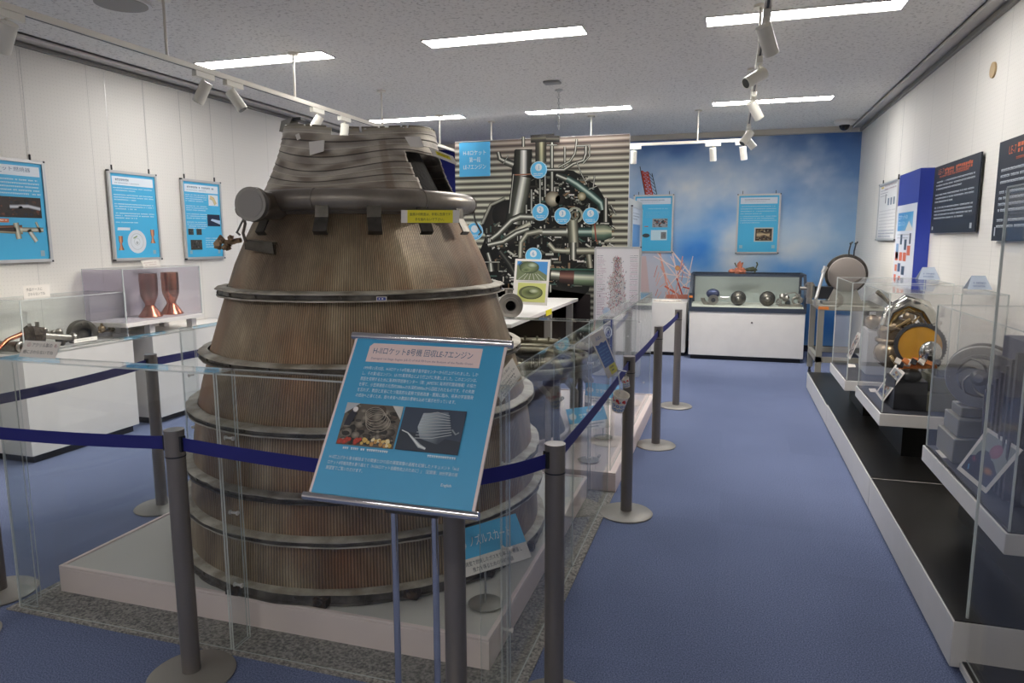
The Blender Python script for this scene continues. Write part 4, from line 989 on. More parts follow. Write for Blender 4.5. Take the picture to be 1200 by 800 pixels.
# ================================================================ SMALL BLUE SIGNS ON THE PLATFORM
def small_sign(label, base, board_c, rot, w, h, title, lines_):
    t = thing('caption_stand', label, 'caption sign', base)
    b = Vector(base); c = Vector(board_c)
    MB().lathe([(.001, 0), (.07, 0), (.072, .003), (.068, .006), (.001, .007)], b, n=40).build('base_plate', M_POSTB, t)
    MB().tube([b+Vector((0, 0, .004)), Vector((b.x, b.y, b.z+.14)), c+Vector((0, 0, -.02))], .0045, 10).build('stem', M_ALU, t)
    R = Euler(rot).to_matrix(); X, Y = R.col[0], R.col[1]
    P = [c-X*w/2-Y*h/2, c+X*w/2-Y*h/2, c+X*w/2+Y*h/2, c-X*w/2+Y*h/2]
    def fn(A):
        A.rect(0, 0, w, h*.66, (84, 182, 230)); A.up(); A.disc(w*.13, h*.36, h*.14, (240, 244, 246), n=28); A.text(title, w*.27, h*.42, h*.25, (244, 248, 250), w*.58) if title else A.lines(w*.3, h*.28, w*.4, 1, .1, h*.2, (206, 228, 240), 1, 12)
        if lines_:
            A.text(lines_[0], w*.1, h*.81, h*.105, (50, 50, 60), w*.82); A.text(lines_[1], w*.22, h*.95, h*.105, (50, 50, 60), w*.55)
        else: A.lines(w*.1, h*.74, w*.8, 2, h*.12, h*.07, (90, 90, 100), .8)
    printed(t, P, w, h, fn, M_PAPER)
small_sign('blue and white caption sign on a small stand at the corner of the first platform', (-.9, 2.535, PZ), (-.8784, 2.5057, .3962), (.5703, -.2041, .5235), .3, .21, 'ノズルスカート', ('燃焼室で燃焼したガスを効率よく膨張し', '推力を得るための噴射機器'))
small_sign('blue caption sign leaning on the second platform behind the fence, nearer of two', (-.86, 4.52, PZ), (-.86, 4.48, .43), (.75, -.1, .45), .26, .18, '', None)
small_sign('blue caption sign on the second platform behind the fence, farther of two', (-.86, 5.1, PZ), (-.86, 5.06, .47), (.75, .1, .25), .26, .18, '', None)

# ================================================================ CUPS AND LEAFLET ON THE BELT
def cup(c, s, tilt, label):
    t = thing('hanging_paper_cup', label, 'paper cup', c, rot=tilt)
    MB().lathe([(.001, -.5*s), (.31*s, -.5*s), (.42*s, .5*s), (.44*s, .5*s), (.44*s, .46*s), (.395*s, .46*s), (.29*s, -.45*s), (.001, -.45*s)], n=32).build('cup_wall', M_PAPER, t, local=True)
    m = MB(); m.c = []
    R = random.Random(3)
    def patch(th, z, rr_, col, hole=False):
        rad = lambda zz: (.31+.11*(zz/s+.5))*s+.0006
        n = 12; v = []; 
        for i in range(n):
            for k in ((.5, 1) if hole else (0, 1)):
                zz = z+rr_*k*math.sin(2*PI*i/n); tt = th+rr_*k*math.cos(2*PI*i/n)/rad(z); v.append((rad(zz)*math.cos(tt), rad(zz)*math.sin(tt), zz))
        m._add(v, [(2*i, 2*i+1, 2*((i+1) % n)+1, 2*((i+1) % n)) for i in range(n)], 0, False, [lin(col)]*(2*n))
    for row in range(2):
        for i in range(10): patch(2*PI*i/10+.3*row, (-.32+.24*row)*s, .09*s, (40, 128, 206), True)
    for i in range(7): patch(2*PI*i/7, .26*s, .10*s, (214, 60, 54)); patch(2*PI*i/7+.25, .16*s, .06*s, (214, 60, 54)); patch(2*PI*i/7+.45, .2*s, .04*s, (40, 128, 196))
    m.build('cup_pattern', PRINT, t, local=True)
    return t
q = at(726, 471, x=-.512); c1 = Vector((q.x, q.y, q.z)); q = at(733.5, 448, x=-.508); c2 = Vector(q)
cup(c1, .098, (.3, .25, 0), 'larger blue and red patterned paper cup hanging from the barrier belt')
cup(c2, .052, (.2, -.25, 0), 'tiny blue and red patterned paper cup hanging above the larger one')
top = at(724, 433, x=-.518)
t = thing('bead_chain', 'metal bead chain looped over the barrier belt holding the cups', 'chain', tuple(top))
m = MB(); pts = [c1+Vector((0, 0, .05)), Vector((c1.x, c1.y, c1.z+.09)), Vector(top)+Vector((0, .0, .0)), Vector((c2.x, c2.y, c2.z+.06)), c2+Vector((0, 0, .025))]
for a_, b_ in zip(pts[:-1], pts[1:]):
    L = (b_-a_).length; k = max(2, int(L/.009))
    for i in range(k): m.sph(a_.lerp(b_, i/k), .0042, n=8)
m.build('beads', M_ALU, t)
Pl = [at(713, 443.5, x=-.56), at(725.5, 434, x=-.53), at(703, 387, x=-.53), at(690.5, 394, x=-.56)]
def leaf(A):
    A.text('みほん', .035, .04, .024, (60, 100, 170), .06)
    A.poly([(.012, .2), (.118, .2), (.118, .06), (.09, .066), (.07, .056), (.04, .066), (.012, .058)], (66, 104, 176)); A.up(); A.lines(.02, .08, .09, 6, .019, .009, (120, 170, 214), .8, 8); A.text('JAXA', .02, .195, .022, (40, 60, 120)) if False else None
    A.poly([(.045, .262), (.118, .262), (.118, .2), (.06, .2), (.045, .21)], (234, 224, 80)); A.up(); A.lines(.06, .212, .045, 2, .02, .012, (90, 96, 70), .8, 9)
t = thing('sample_leaflet', 'blue and yellow sample leaflet hanging tilted on the barrier belt', 'leaflet', tuple(Pl[0])); printed(t, Pl, .13, .27, leaf, M_PAPER, name='paper_sheet', pname='leaflet_print', thick=.0015)
# ================================================================ LEFT WALL POSTERS
XP = XL+.01
def lposter_art(kind):
    def f(W, H):
        A = Art(W, H); A.rect(.02, .02, W-.04, H-.04, (72, 180, 226)); A.up(); A.rect(.045, .05, W-.09, .075, (226, 234, 242)); A.up()
        hd = {1: '液体水素ロケット燃焼器', 2: '燃焼室の断面', 3: 'エンジンの燃焼試験'}[kind]
        (A.text(hd, W-.62, .092, .036, (90, 120, 150), .5) if kind == 1 else A.lines(.08, .068, W*(.32 if kind == 2 else .7), 1, .03, .022, (120, 140, 160), 1, 5)); A.lines(.07, .102, W*.5, 1, .01, .009, (150, 170, 190), 1)
        wc = (206, 228, 240)
        if kind == 1:
            A.lines(.05, .15, W-.1, 5, .026, .013, wc, 1, 21); A.lines(.05, .285, W*.42, 5, .026, .013, wc, .8, 22)
            A.photo(W*.5, .285, W*.43, .155, (44, 32, 26), [(70, 50, 40), (30, 24, 22), (110, 60, 40), (36, 40, 56)], 50, 4); A.pipe([(W*.62, .36), (W*.8, .352), (W*.92, .37)], .03, ((90, 90, 96), (214, 216, 222), (90, 90, 96)), (-1, 0, 1)); A.up()
            A.pipe([(.06, .53), (.2, .528), (W*.72, .53)], [.01, .035, .07], ((60, 40, 34), (150, 96, 66), (226, 222, 200), (190, 180, 150), (110, 100, 84))); A.up()
            A.pipe([(.16, .53), (W*.66, .53)], [.004, .034], ((30, 22, 20), (54, 42, 36), (30, 22, 20)), (-1, 0, 1)); A.pipe([(W*.66, .48), (W*.68, .6)], .045, ((90, 96, 84), (226, 224, 204), (120, 120, 100)), (-1, 0, 1)); A.pipe([(W*.72, .53), (W*.93, .53)], .035, ((90, 96, 84), (216, 214, 196), (120, 120, 100)), (-1, 0, 1)); A.pipe([(W*.78, .53), (W*.85, .62)], .035, ((120, 130, 110), (230, 232, 226), (130, 130, 110)), (-1, 0, 1)); A.pipe([(W*.9, .55), (W*.86, .47)], .02, ((90, 96, 84), (206, 214, 196), (120, 120, 100)), (-1, 0, 1))
            for (x, y, w_, c) in ((.26, .455, .12, (214, 172, 62)), (.41, .45, .08, (206, 112, 76)), (.27, .60, .08, (206, 112, 76))): A.rect(x, y, w_, .028, c); A.up().lines(x+.01, y+.008, w_-.02, 1, .01, .01, (240, 236, 220), 1)
            A.rect(W-.1, H-.09, .035, .045, (150, 180, 196))
        elif kind == 2:
            for y, n in ((.145, 2), (.205, 3), (.285, 3), (.365, 3), (.445, 1)): A.lines(.05, y, W-.1, n, .021, .011, wc, .55, int(y*100))
            A.poly([(.06, .52), (.2, .52), (.2, .495), (.065, .495)], (226, 234, 242)); A.up(); A.disc(W*.49, .62, .105, (226, 228, 232), (214, 220, 228), n=40); A.up(); A.ring(W*.49, .62, .07, .073, (160, 168, 172), n=36); A.ring(W*.49, .62, .03, .033, (160, 168, 172)); A.disc(W*.49, .63, .014, (176, 182, 186)); A.pipe([(W*.42, .59), (W*.5, .57)], .01, ((90, 120, 80), (150, 170, 110), (90, 120, 80)), (-1, 0, 1))
            CU = ((90, 50, 40), (196, 120, 84), (226, 170, 130), (120, 66, 50))
            for x, y in ((W*.16, .61), (W*.83, .55)):
                A.pipe([(x, y-.04), (x, y+.005), (x, y+.03), (x, y+.055), (x, y+.085)], [.045, .045, .02, .035, .06], CU, (-1, -.3, .2, 1))
            A.rect(W-.1, H-.09, .035, .035, (150, 180, 196))
        else:
            A.lines(.05, .15, W*.55, 4, .02, .01, wc, .8, 31); A.lines(.05, .26, W*.55, 3, .02, .01, wc, .9, 32); A.lines(.05, .34, W-.1, 3, .02, .01, wc, .6, 33); A.lines(.05, .42, W*.5, 4, .02, .01, wc, .9, 34); A.lines(W*.52, .58, W*.4, 5, .022, .01, wc, .7, 35)
            A.rect(W*.66, .14, W*.25, .11, (226, 230, 234)); A.up(); A.pipe([(W*.7, .165), (W*.78, .18), (W*.84, .235)], .04, ((206, 180, 130), (220, 206, 160), (190, 180, 150)), (-1, 0, 1))
            A.rect(W*.6, .34, W*.33, .12, (24, 38, 66)); A.up(); A.poly([(W*.68, .40), (W*.93, .44), (W*.93, .40), (W*.72, .385)], (186, 206, 232))
            A.photo(W*.1, .49, W*.13, .06, (60, 66, 66), [(120, 120, 110), (36, 38, 40)], 10, 3); A.photo(W*.3, .49, W*.13, .06, (60, 60, 56), [(140, 130, 116), (36, 38, 40)], 10, 4); A.photo(W*.14, .6, W*.28, .1, (60, 58, 54), [(130, 128, 120), (40, 38, 36), (90, 88, 80)], 40, 6)
            for x in (.06, W-.1): A.rect(x, H-.09, .035, .035, (150, 184, 200))
        return A
    return f
def wall_rect(pts, x=None, y=None):
    q = [at(px, py, x=x, y=y) for px, py in pts]; k = 'y' if x is not None else 'x'
    a_ = sum(getattr(q[i], k) for i in (0, 3))/2; b_ = sum(getattr(q[i], k) for i in (1, 2))/2; zt_ = (q[0].z+q[1].z)/2; zb_ = (q[2].z+q[3].z)/2
    return (a_+b_)/2, abs(b_-a_), (zt_+zb_)/2, zt_-zb_
WL = 3.04
for k, pts, lab in ((2, ((129, 199), (186, 204.5), (188, 304), (132, 306)), 'blue framed poster with two copper chambers and a round white diagram'), (3, ((214, 209), (261, 213.5), (262, 303), (217, 304)), 'blue framed poster with small dark photos next to the nozzle top')):
    cy_, w, cz, h = wall_rect(pts, x=XP+.022)
    framed(lab, (XP, cy_, cz), w, h, PI/2, lposter_art(k)(w, h), wl=WL-cz-h/2)
yr = at(54, 190, x=XP+.022).y; yr2 = at(61, 306, x=XP+.022).y; w = .82; h = .78; cy_ = (yr+yr2)/2-w/2; cz = (at(54, 190, x=XP+.022).z+at(61, 306, x=XP+.022).z)/2
framed('wide blue framed poster with cutaway engine drawing at the left picture edge', (XP, cy_, cz), w, h, PI/2, lposter_art(1)(w, h), wl=WL-cz-h/2)
# back wall posters
def back_art(kind):
    def f(W, H):
        A = Art(W, H); A.rect(.02, .02, W-.04, H-.04, (76, 184, 228)); A.up(); A.rect(.045, .05, W-.09, .09, (214, 224, 236)); A.up(); A.lines(.1, .075, W*.6, 1, .02, .014, (120, 140, 160), 1, 51); A.lines(.1, .105, W*.5, 1, .01, .008, (150, 165, 180), 1, 52)
        wc = (178, 214, 232)
        if kind == 1:
            A.lines(.22, .2, W-.3, 1, .02, .012, wc, 1, 53); A.lines(.18, .25, W-.25, 4, .024, .010, (120, 190, 224), .8, 54)
            A.photo(W*.48, .35, W*.38, .13, (150, 156, 160), [(206, 200, 190), (110, 116, 120), (186, 90, 70), (96, 130, 160), (60, 66, 76)], 60, 7); A.rect(W*.45, .52, W*.4, .15, (196, 222, 232)); A.up(); A.photo(W*.7, .55, W*.13, .1, (120, 124, 128), [(80, 84, 86), (160, 150, 140)], 14, 8); A.disc(W*.33, .6, .055, (44, 50, 56), (60, 70, 76), ry=.03); A.rect(W*.28, .46, W*.1, .012, (206, 110, 90))
        else:
            A.lines(.05, .17, W-.1, 4, .034, .013, wc, .6, 55); A.lines(.05, .31, W-.1, 4, .03, .013, wc, .55, 56)
            A.rect(W*.42, .475, W*.44, .2, (196, 196, 188)); A.up(); A.photo(W*.45, .49, W*.38, .17, (66, 50, 40), [(150, 130, 90), (40, 30, 26), (196, 190, 160), (96, 70, 50)], 50, 9); A.pipe([(W*.48, .575), (W*.56, .575), (W*.66, .57), (W*.78, .58)], [.07, .08, .03, .07], ((70, 56, 40), (206, 180, 140), (90, 70, 50)), (-1, 0, 1)); A.up()
            for x in (.05, W-.1): A.rect(x, H-.12, .045, .045, (150, 196, 214))
        return A
    return f
for k, pts, lab in ((1, ((742, 228), (789, 228), (789, 296), (742, 296)), 'blue framed poster on the sky mural, the one beside the lattice tower'), (2, ((863, 227), (914, 227), (914, 297), (863, 297)), 'blue framed poster on the sky mural above the long glass cabinet')):
    cx_, w, cz, h = wall_rect(pts, y=YB-.03); framed(lab, (cx_, YB-.008, cz), w, h, 0, back_art(k)(w, h), wl=.06)

# partition with framed sheet beside the engine mural, diagram board, low cabinet
t = thing('partition_panel', 'narrow pale grey partition panel seen edge on beside the engine mural', 'partition', (-1.2, 9.2, 0))
MB().box((-1.2, 8.47, 0), (-1.16, 9.75, 2.09)).build('panel', mat('pale_grey_panel', (196, 200, 200), .5), t)
for (z0_, z1_) in ((.02, .05),): MB().box((-1.3, 8.5, 0), (-1.06, 8.56, .02)).build('foot', M_STEELG, t)
w, h = 1.0, .62; A = Art(w, h); A.rect(.02, .02, w-.04, h-.04, (214, 220, 230)); A.up(); A.rect(.1, .22, w-.3, h-.28, (98, 150, 206)); A.up(); A.lines(.12, .08, w*.6, 3, .035, .014, (90, 100, 120), .7, 61)
framed('pale framed sheet hung on the partition, seen nearly edge on', (-1.158, 9.12, 1.70), w, h, PI/2, A, wires=())
q = [at(697, 289, y=8.2), at(752, 289, y=8.2), at(752, 376, y=8.2), at(698, 376, y=8.2)]
w = q[1].x-q[0].x; h = q[0].z-q[3].z; cx_ = (q[0].x+q[1].x)/2; cz = (q[0].z+q[3].z)/2
A = Art(w, h); A.rect(.02, .02, w-.04, h-.04, (238, 235, 236)); A.up()
R3 = random.Random(9)
A.poly([(w*.42, .12), (w*.58, .12), (w*.6, .3), (w*.68, .42), (w*.66, .55), (w*.78, .78), (w*.28, .78), (w*.36, .55), (w*.3, .42), (w*.4, .3)], (206, 202, 200)); A.up()
for i in range(420):
    y = R3.uniform(.12, .78); sp = .04 if y < .3 else (.1 if y < .55 else .13); x = w/2+R3.gauss(0, sp*.6); c = R3.choice([(140, 80, 80), (190, 90, 110), (100, 100, 115), (90, 130, 150), (206, 150, 150), (150, 120, 90)])
    A.L += .01; A.line((x, y), (x+R3.uniform(-.02, .02), y+R3.uniform(-.03, .03)), .005, c)
A.L = math.ceil(A.L)
for i in range(34):
    y = .1+.021*i
    A.lines(.035, y, w*R3.uniform(.12, .2), 1, .02, .008, R3.choice([(190, 150, 175), (140, 140, 150), (170, 130, 160)]), 1, i); A.lines(w-.035-w*.17, y, w*.17, 1, .02, .008, R3.choice([(190, 150, 175), (140, 140, 150), (200, 160, 180)]), 1, i+50)
A.disc(w*.28, h-.12, .05, (176, 200, 220), (206, 214, 224))
framed('aluminium framed engine diagram board standing right of the engine mural', (cx_, 8.2, cz), w, h, 0, A, wires=(), name='diagram_board', cat='diagram board')
zb_ = cz-h/2
t = thing('white_plinth', 'slim white plinth under the engine diagram board, navy sign on its front', 'plinth', (cx_, 8.25, 0))
MB().box((cx_-w/2, 8.17, 0), (cx_+w/2, 8.36, zb_-.001)).build('plinth_body', M_CAB, t, bevel=.003)
q = at(712.5, 395, y=8.165)
A = Art(.12, .42); A.rect(0, 0, .12, .42, (38, 60, 130)); A.up(); A.ring(.06, .15, .034, .046, (226, 232, 240), k=1.6); A.ring(.06, .15, .012, .02, (226, 232, 240), k=2.4); A.lines(.02, .3, .08, 3, .03, .014, (170, 186, 214), .8)
A.m.v = [(v[0]+q.x, v[1]+8.1695, v[2]+max(q.z, .36)) for v in A.m.v]; A.m.build('navy_sign', PRINT, t)
xa, xb = at(700, 400, y=9.85).x, at(803, 400, y=9.85).x; zc_ = at(785, 354.5, y=9.85).z
t = thing('low_cabinet', 'plain low white cabinet beside the glass cabinet under the lattice tower', 'cabinet', ((xa+xb)/2, 10.2, 0))
MB().box((xa, 9.87, .05), (xb, 10.55, zc_)).build('cabinet_body', M_CAB, t, bevel=.004); MB().box((xa+.02, 9.9, 0), (xb-.02, 10.5, .05)).build('kick_base', M_BLACK, t)
p0, p1 = at(768, 353, y=10.05), at(797, 353, y=10.05); m = MB()
for i in range(9): m.blob((p0.x+(p1.x-p0.x)*(i+.5)/9, 10.05+.03*math.sin(i*2), zc_+.012), .036, seed=i+3, sc=(1.2, 1, .38), amt=.5)
tag(m.build('crumpled_paper', M_PAPER), 'crumpled white paper lying on top of the low white cabinet', 'paper')

# ================================================================ BACK GLASS CABINET
bx0, bx1 = at(806, 400, y=9.68).x, at(943, 400, y=9.68).x; by = 9.68
ztop = at(870, 363, y=by).z+.04; zsill = ztop
bc = thing('glass_display_cabinet', 'long white cabinet with charcoal framed sloping glass top before the sky mural', 'display cabinet', ((bx0+bx1)/2, 10.1, 0))
MB().box((bx0+.01, by, .06), (bx1-.01, 10.5, zsill-.07)).build('cabinet_body', M_CAB, bc, bevel=.003)
MB().box((bx0+.04, by+.05, 0), (bx1-.04, 10.45, .06)).build('kick_base', M_BLACK, bc)
m = MB(); m.box((bx0, by-.01, zsill-.07), (bx1, 10.5, zsill-.012)); zs = 1.14; t_ = .035
f0 = (by, zsill); f1 = (by, zsill+.17); f2 = (by+.24, zs); 
for x in (bx0, bx1-t_):
    m.box((x, by-.008, zsill-.02), (x+t_, by+.03, f1[1])); m.slab([Vector((x, f1[0]-.008, f1[1])), Vector((x+t_, f1[0]-.008, f1[1])), Vector((x+t_, f2[0], f2[1])), Vector((x, f2[0], f2[1]))], .035); m.box((x, f2[0], zs-.03), (x+t_, 10.5, zs)); m.box((x, 10.47, zsill-.02), (x+t_, 10.5, zs))
m.box((bx0, f2[0]-.01, zs-.035), (bx1, f2[0]+.03, zs)); m.box((bx0, 10.47, zs-.03), (bx1, 10.5, zs)); m.box((bx0, 10.485, zsill-.02), (bx1, 10.5, zs), 1)
m.build('frame', [mat('charcoal_blue_frame', (52, 60, 74), .4), mat('case_back_board', (178, 186, 180), .6)], bc)
m = MB(); m.sheet((bx0+t_, by, zsill-.012), (bx1-t_, by+.005, f1[1])); m.slab([Vector((bx0+t_, f1[0], f1[1])), Vector((bx1-t_, f1[0], f1[1])), Vector((bx1-t_, f2[0]-.005, zs-.02)), Vector((bx0+t_, f2[0]-.005, zs-.02))], .005); m.sheet((bx0+t_, f2[0]+.03, zs-.02), (bx1-t_, 10.47, zs-.014))
m.build('glass', [ACR, EDGE], bc)
MB().box((bx0+.02, by+.01, zsill-.012), (bx1-.02, 10.47, zsill-.006)).build('display_floor', mat('pale_display_floor', (206, 208, 196), .6), bc)
MB().cyl((at(881, 378, y=by).x, by-.008, at(881, 378, y=by).z), (at(881, 378, y=by).x, by, at(881, 378, y=by).z), .012, n=14).build('lock', M_STEELD, bc)
m = MB(); m.box((bx0-.005, by-.02, f1[1]-.06), (bx0+.045, by-.008, f1[1]-.035)); m.build('orange_latch', M_ORANGE, bc)
zf = zsill-.006
def part_thing(name, label, cat, c, builds, group=None):
    t = thing(name, label, cat, c, 0, group)
    for nm, mb_, mt in builds: mb_.build(nm, mt, t)
    return t
# pieces in the back cabinet
x = at(836, 350, y=9.95).x; m = MB(); m.cyl((x, 9.9, zf+.07), (x, 9.98, zf+.07), .068, n=28); m.cyl((x, 9.88, zf+.07), (x, 9.9, zf+.07), .03, n=20, mi=1); m.torus((x-.05, 9.98, zf+.09), .09, .028, (0, 1, 0), n=24, k=10, a0=.2, a1=PI); m2 = MB(); m2.sph((x-.01, 10.0, zf+.15), .075, (1.2, .8, .9)); m3 = MB().cyl((x+.09, 9.95, zf+.1), (x+.2, 9.95, zf+.1), .024, n=16)
part_thing('pump_assembly', 'grey pump assembly with round port, leftmost piece inside the sloping glass cabinet', 'engine part', (x, 9.95, zf), (('pump_body', m, [M_STEEL, M_DARK]), ('blue_casing', m2, mat('dark_blue_casing', (56, 66, 104), .4, .4)), ('side_outlet', m3, M_ALU)))
for px_, lab in ((865, 'round dark steel rotor with cone, second piece in the sloping glass cabinet'), (899, 'round steel bladed disc, third piece in the sloping glass cabinet')):
    x = at(px_, 355, y=9.95).x; m = MB(); m.lathe([(.03, .05), (.08, .03), (.1, 0), (.1, -.03), (.03, -.04)], (x, 9.94, zf+.101), (0, -1, .15), n=32); m2 = MB().lathe([(.001, .11), (.02, .1), (.045, .02), (.05, .0)], (x, 9.94, zf+.09), (0, -1, .15), n=24)
    part_thing('turbine_rotor', lab, 'engine part', (x, 9.94, zf), (('rotor_disc', m, M_STEELD), ('hub_cone', m2, M_STEEL)), 'rotors in the sloping glass cabinet')
x = at(926, 352, y=9.95).x; m = MB()
for i in range(9):
    a_ = rnd.uniform(-.13, .13); m.blob((x+a_, 9.95+rnd.uniform(-.05, .05), zf+.05+rnd.uniform(0, .1)), rnd.uniform(.02, .05), seed=i, amt=.4)
m.tube([(x-.14, 9.93, zf+.05), (x-.12, 9.93, zf+.15), (x-.05, 9.93, zf+.17), (x+.05, 9.93, zf+.19), (x+.13, 9.93, zf+.12), (x+.12, 9.93, zf+.02)], .011, 8); m.torus((x+.08, 9.94, zf+.08), .05, .014, (0, 1, 0), n=20); m.torus((x-.14, 9.94, zf+.06), .035, .012, (1, 1, 0), n=20); m.box((x-.15, 9.9, zf), (x+.15, 10, zf+.03))
part_thing('valve_cluster', 'cluster of shiny valves and bent pipes, rightmost in the sloping glass cabinet', 'engine part', (x, 9.95, zf), (('pipework', m, M_STEEL),))
p = at(872, 322, y=10.2); m = MB(); zt_ = zs
m.blob((p.x-.05, 10.25, zt_+.03), .06, 3, sc=(1.4, .8, .7), amt=.8); m.blob((p.x-.06, 10.25, zt_+.08), .05, 5, sc=(.7, .6, 1.1), amt=.9); m.blob((p.x-.15, 10.25, zt_+.025), .035, 6, sc=(1.8, .8, .6), amt=.9)
m2 = MB(); m2.blob((p.x+.08, 10.25, zt_+.05), .045, 8, sc=(1.6, .8, .6), amt=.7); m2.tube([(p.x+.08, 10.25, zt_+.05), (p.x+.15, 10.25, zt_+.06), (p.x+.17, 10.25, zt_+.12), (p.x+.155, 10.25, zt_+.15)], .01, 7); m2.tube([(p.x-.1, 10.25, zt_+.08), (p.x-.13, 10.25, zt_+.14)], .008, 7); m2.tube([(p.x+.14, 10.25, zt_+.06), (p.x+.14, 10.25, zt_)], .012, 7)
part_thing('burnt_fragment', 'crumpled orange brown metal fragment lying on top of the sloping glass cabinet', 'wreckage', (p.x, 10.25, zt_), (('orange_scrap', m, mat('orange_brown_scrap', (186, 116, 92), .8, .1, var=.35, vscale=30, bump=.5)), ('green_scrap', m2, mat('verdigris_scrap', (84, 88, 70), .6, .4, var=.3, vscale=30)),))

# ================================================================ CART WITH GREY DRUM MACHINE
cx0, cx1, cy0, cy1, cz = .93, 1.56, 8.12, 8.95, .895
ct = thing('steel_cart', 'grey steel cart on castors at the far end of the black plinth', 'cart', ((cx0+cx1)/2, 8.5, 0))
m = MB(); m.box((cx0, cy0, cz-.05), (cx1, cy1, cz)); m.build('cart_top', M_STEELG, ct, bevel=.003)
for x in (cx0, cx1-.06):
    for y in (cy0, cy1-.06):
        l = MB().box((x, y, .10), (x+.06, y+.06, cz-.05)).build('leg', M_STEELG, ct)
        c = MB(); c.cyl((x+.03, y+.03, .06), (x+.03, y+.03, .10), .014, n=10); c.cyl((x+.015, y+.03, .035), (x+.045, y+.03, .035), .035, n=20); c.build('castor', M_DARK, l)
m = MB(); m.box((cx0, cy0, .28), (cx0+.04, cy1, .34)); m.box((cx1-.04, cy0, .28), (cx1, cy1, .34)); m.box((cx0, cy0, .28), (cx1, cy0+.04, .34)); m.box((cx0, cy1-.04, .28), (cx1, cy1, .34)); m.build('lower_rail', M_STEELG, ct)
MB().box((cx0-.003, cy0-.006, cz-.04), (cx0+.1, cy0+.0, cz-.01)).build('orange_tag', M_ORANGE, ct)
dm = thing('combustor_drum', 'grey drum shaped combustion machine with strut on the steel cart', 'engine part', (1.22, 8.5, cz))
dcx = at(992, 322, y=8.3); dn = Vector((-.12, -1, .0)).normalized(); D = Vector((dcx.x, 8.3, dcx.z)); R_ = .185
m = MB(); m.lathe([(.001, .02), (R_-.03, .018), (R_-.006, .008), (R_, -.015), (R_, -.20), (R_-.02, -.21)], D, dn, n=56); m.build('drum', mat('putty_grey_paint', (138, 130, 124), .55, .1), dm)
m = MB(); m.lathe([(R_, -.16), (R_+.03, -.165), (R_+.035, -.2), (R_+.02, -.34), (.12, -.4), (.001, -.4)], D, dn, n=56); 
for k in range(28):
    th = 2*PI*k/28; a1 = dn.orthogonal().normalized(); b1 = dn.cross(a1); p = D-dn*.16+(a1*math.cos(th)+b1*math.sin(th))*(R_+.02); m.cyl(p, p+dn*.012, .008, n=6)
m.build('rear_flange', M_STEELD, dm)
m = MB(); zb = cz
m._add([(D.x-.10, 8.33, D.z-.12), (D.x+.10, 8.33, D.z-.12), (D.x+.17, 8.3, zb+.03), (D.x-.17, 8.3, zb+.03), (D.x-.10, 8.5, D.z-.12), (D.x+.10, 8.5, D.z-.12), (D.x+.17, 8.52, zb+.03), (D.x-.17, 8.52, zb+.03)], [(0, 3, 2, 1), (4, 5, 6, 7), (0, 4, 7, 3), (1, 2, 6, 5), (3, 7, 6, 2), (0, 1, 5, 4)])
m.box((D.x-.22, 8.27, zb), (D.x+.22, 8.55, zb+.03)); m.build('cradle', M_STEELG, dm, bevel=.004)
m = MB(); m.cyl(at(966, 316, y=8.28), at(956, 350, y=8.2), .018, n=16); m.cyl(at(968, 312, y=8.28), at(964, 320, y=8.28), .024, n=16); m.cyl((at(956, 350, y=8.2).x, 8.2, cz), at(956, 350, y=8.2), .02, n=12); m.build('strut', M_ALU, dm)
m = MB(); q = at(949, 338, y=8.35); m.cyl(q-Vector((0, 0, .1)), q+Vector((0, 0, .07)), .035, n=20); m.cyl(q+Vector((-.10, 0, 0)), q+Vector((.02, 0, 0)), .02, n=14); m.cyl(q+Vector((0, 0, .03)), q+Vector((0, 0, .05)), .05, n=20); m.cyl((q.x, 8.35, cz), q, .03, n=14); m.build('pump', M_STEEL, dm)
m = MB(); q2 = at(962, 341, y=8.4); m.box(q2-Vector((.07, .05, .08)), q2+Vector((.12, .08, .05))); m.build('dark_housing', M_DARK, dm)
m = MB()
for px_ in (995, 1001): b_ = at(px_, 294, y=8.45); m.tube([b_-Vector((0, 0, .06)), b_, b_+Vector((.012, 0, .07)), b_+Vector((.03, 0, .1))], .008, 8); m.sph(b_+Vector((.012, 0, .08)), .014, n=8)
m.build('top_levers', M_DARK, dm)

# ================================================================ RIGHT SIDE: LONG PLINTH
PX = .845
def plinth(y0, y1, z, x0, lab):
    t = thing('low_plinth', lab, 'plinth', ((x0+XR)/2, (y0+y1)/2, 0), 0)
    MB().box((x0, y0, .015), (XR-.02, y1, z-.004)).build('plinth_body', M_CAB, t, bevel=.003)
    MB().box((x0+.006, y0+.004, z-.004), (XR-.02, y1-.004, z)).build('plinth_top', M_BLACK, t)
    MB().box((x0+.03, y0+.03, 0), (XR-.03, y1-.03, .015)).build('plinth_foot', M_BLACK, t)
plinth(6.41, 8.05, .185, PX, 'farthest section of the low white plinth with black top, by the cart')
plinth(4.45, 6.40, .2, PX, 'second farthest section of the low plinth, under the middle acrylic case')
plinth(2.80, 4.44, .2, PX, 'third section of the low plinth, under the nearest tray case')
plinth(.6, 2.79, .05, PX+.03, 'nearest and lowest plinth section, under the tall acrylic case')

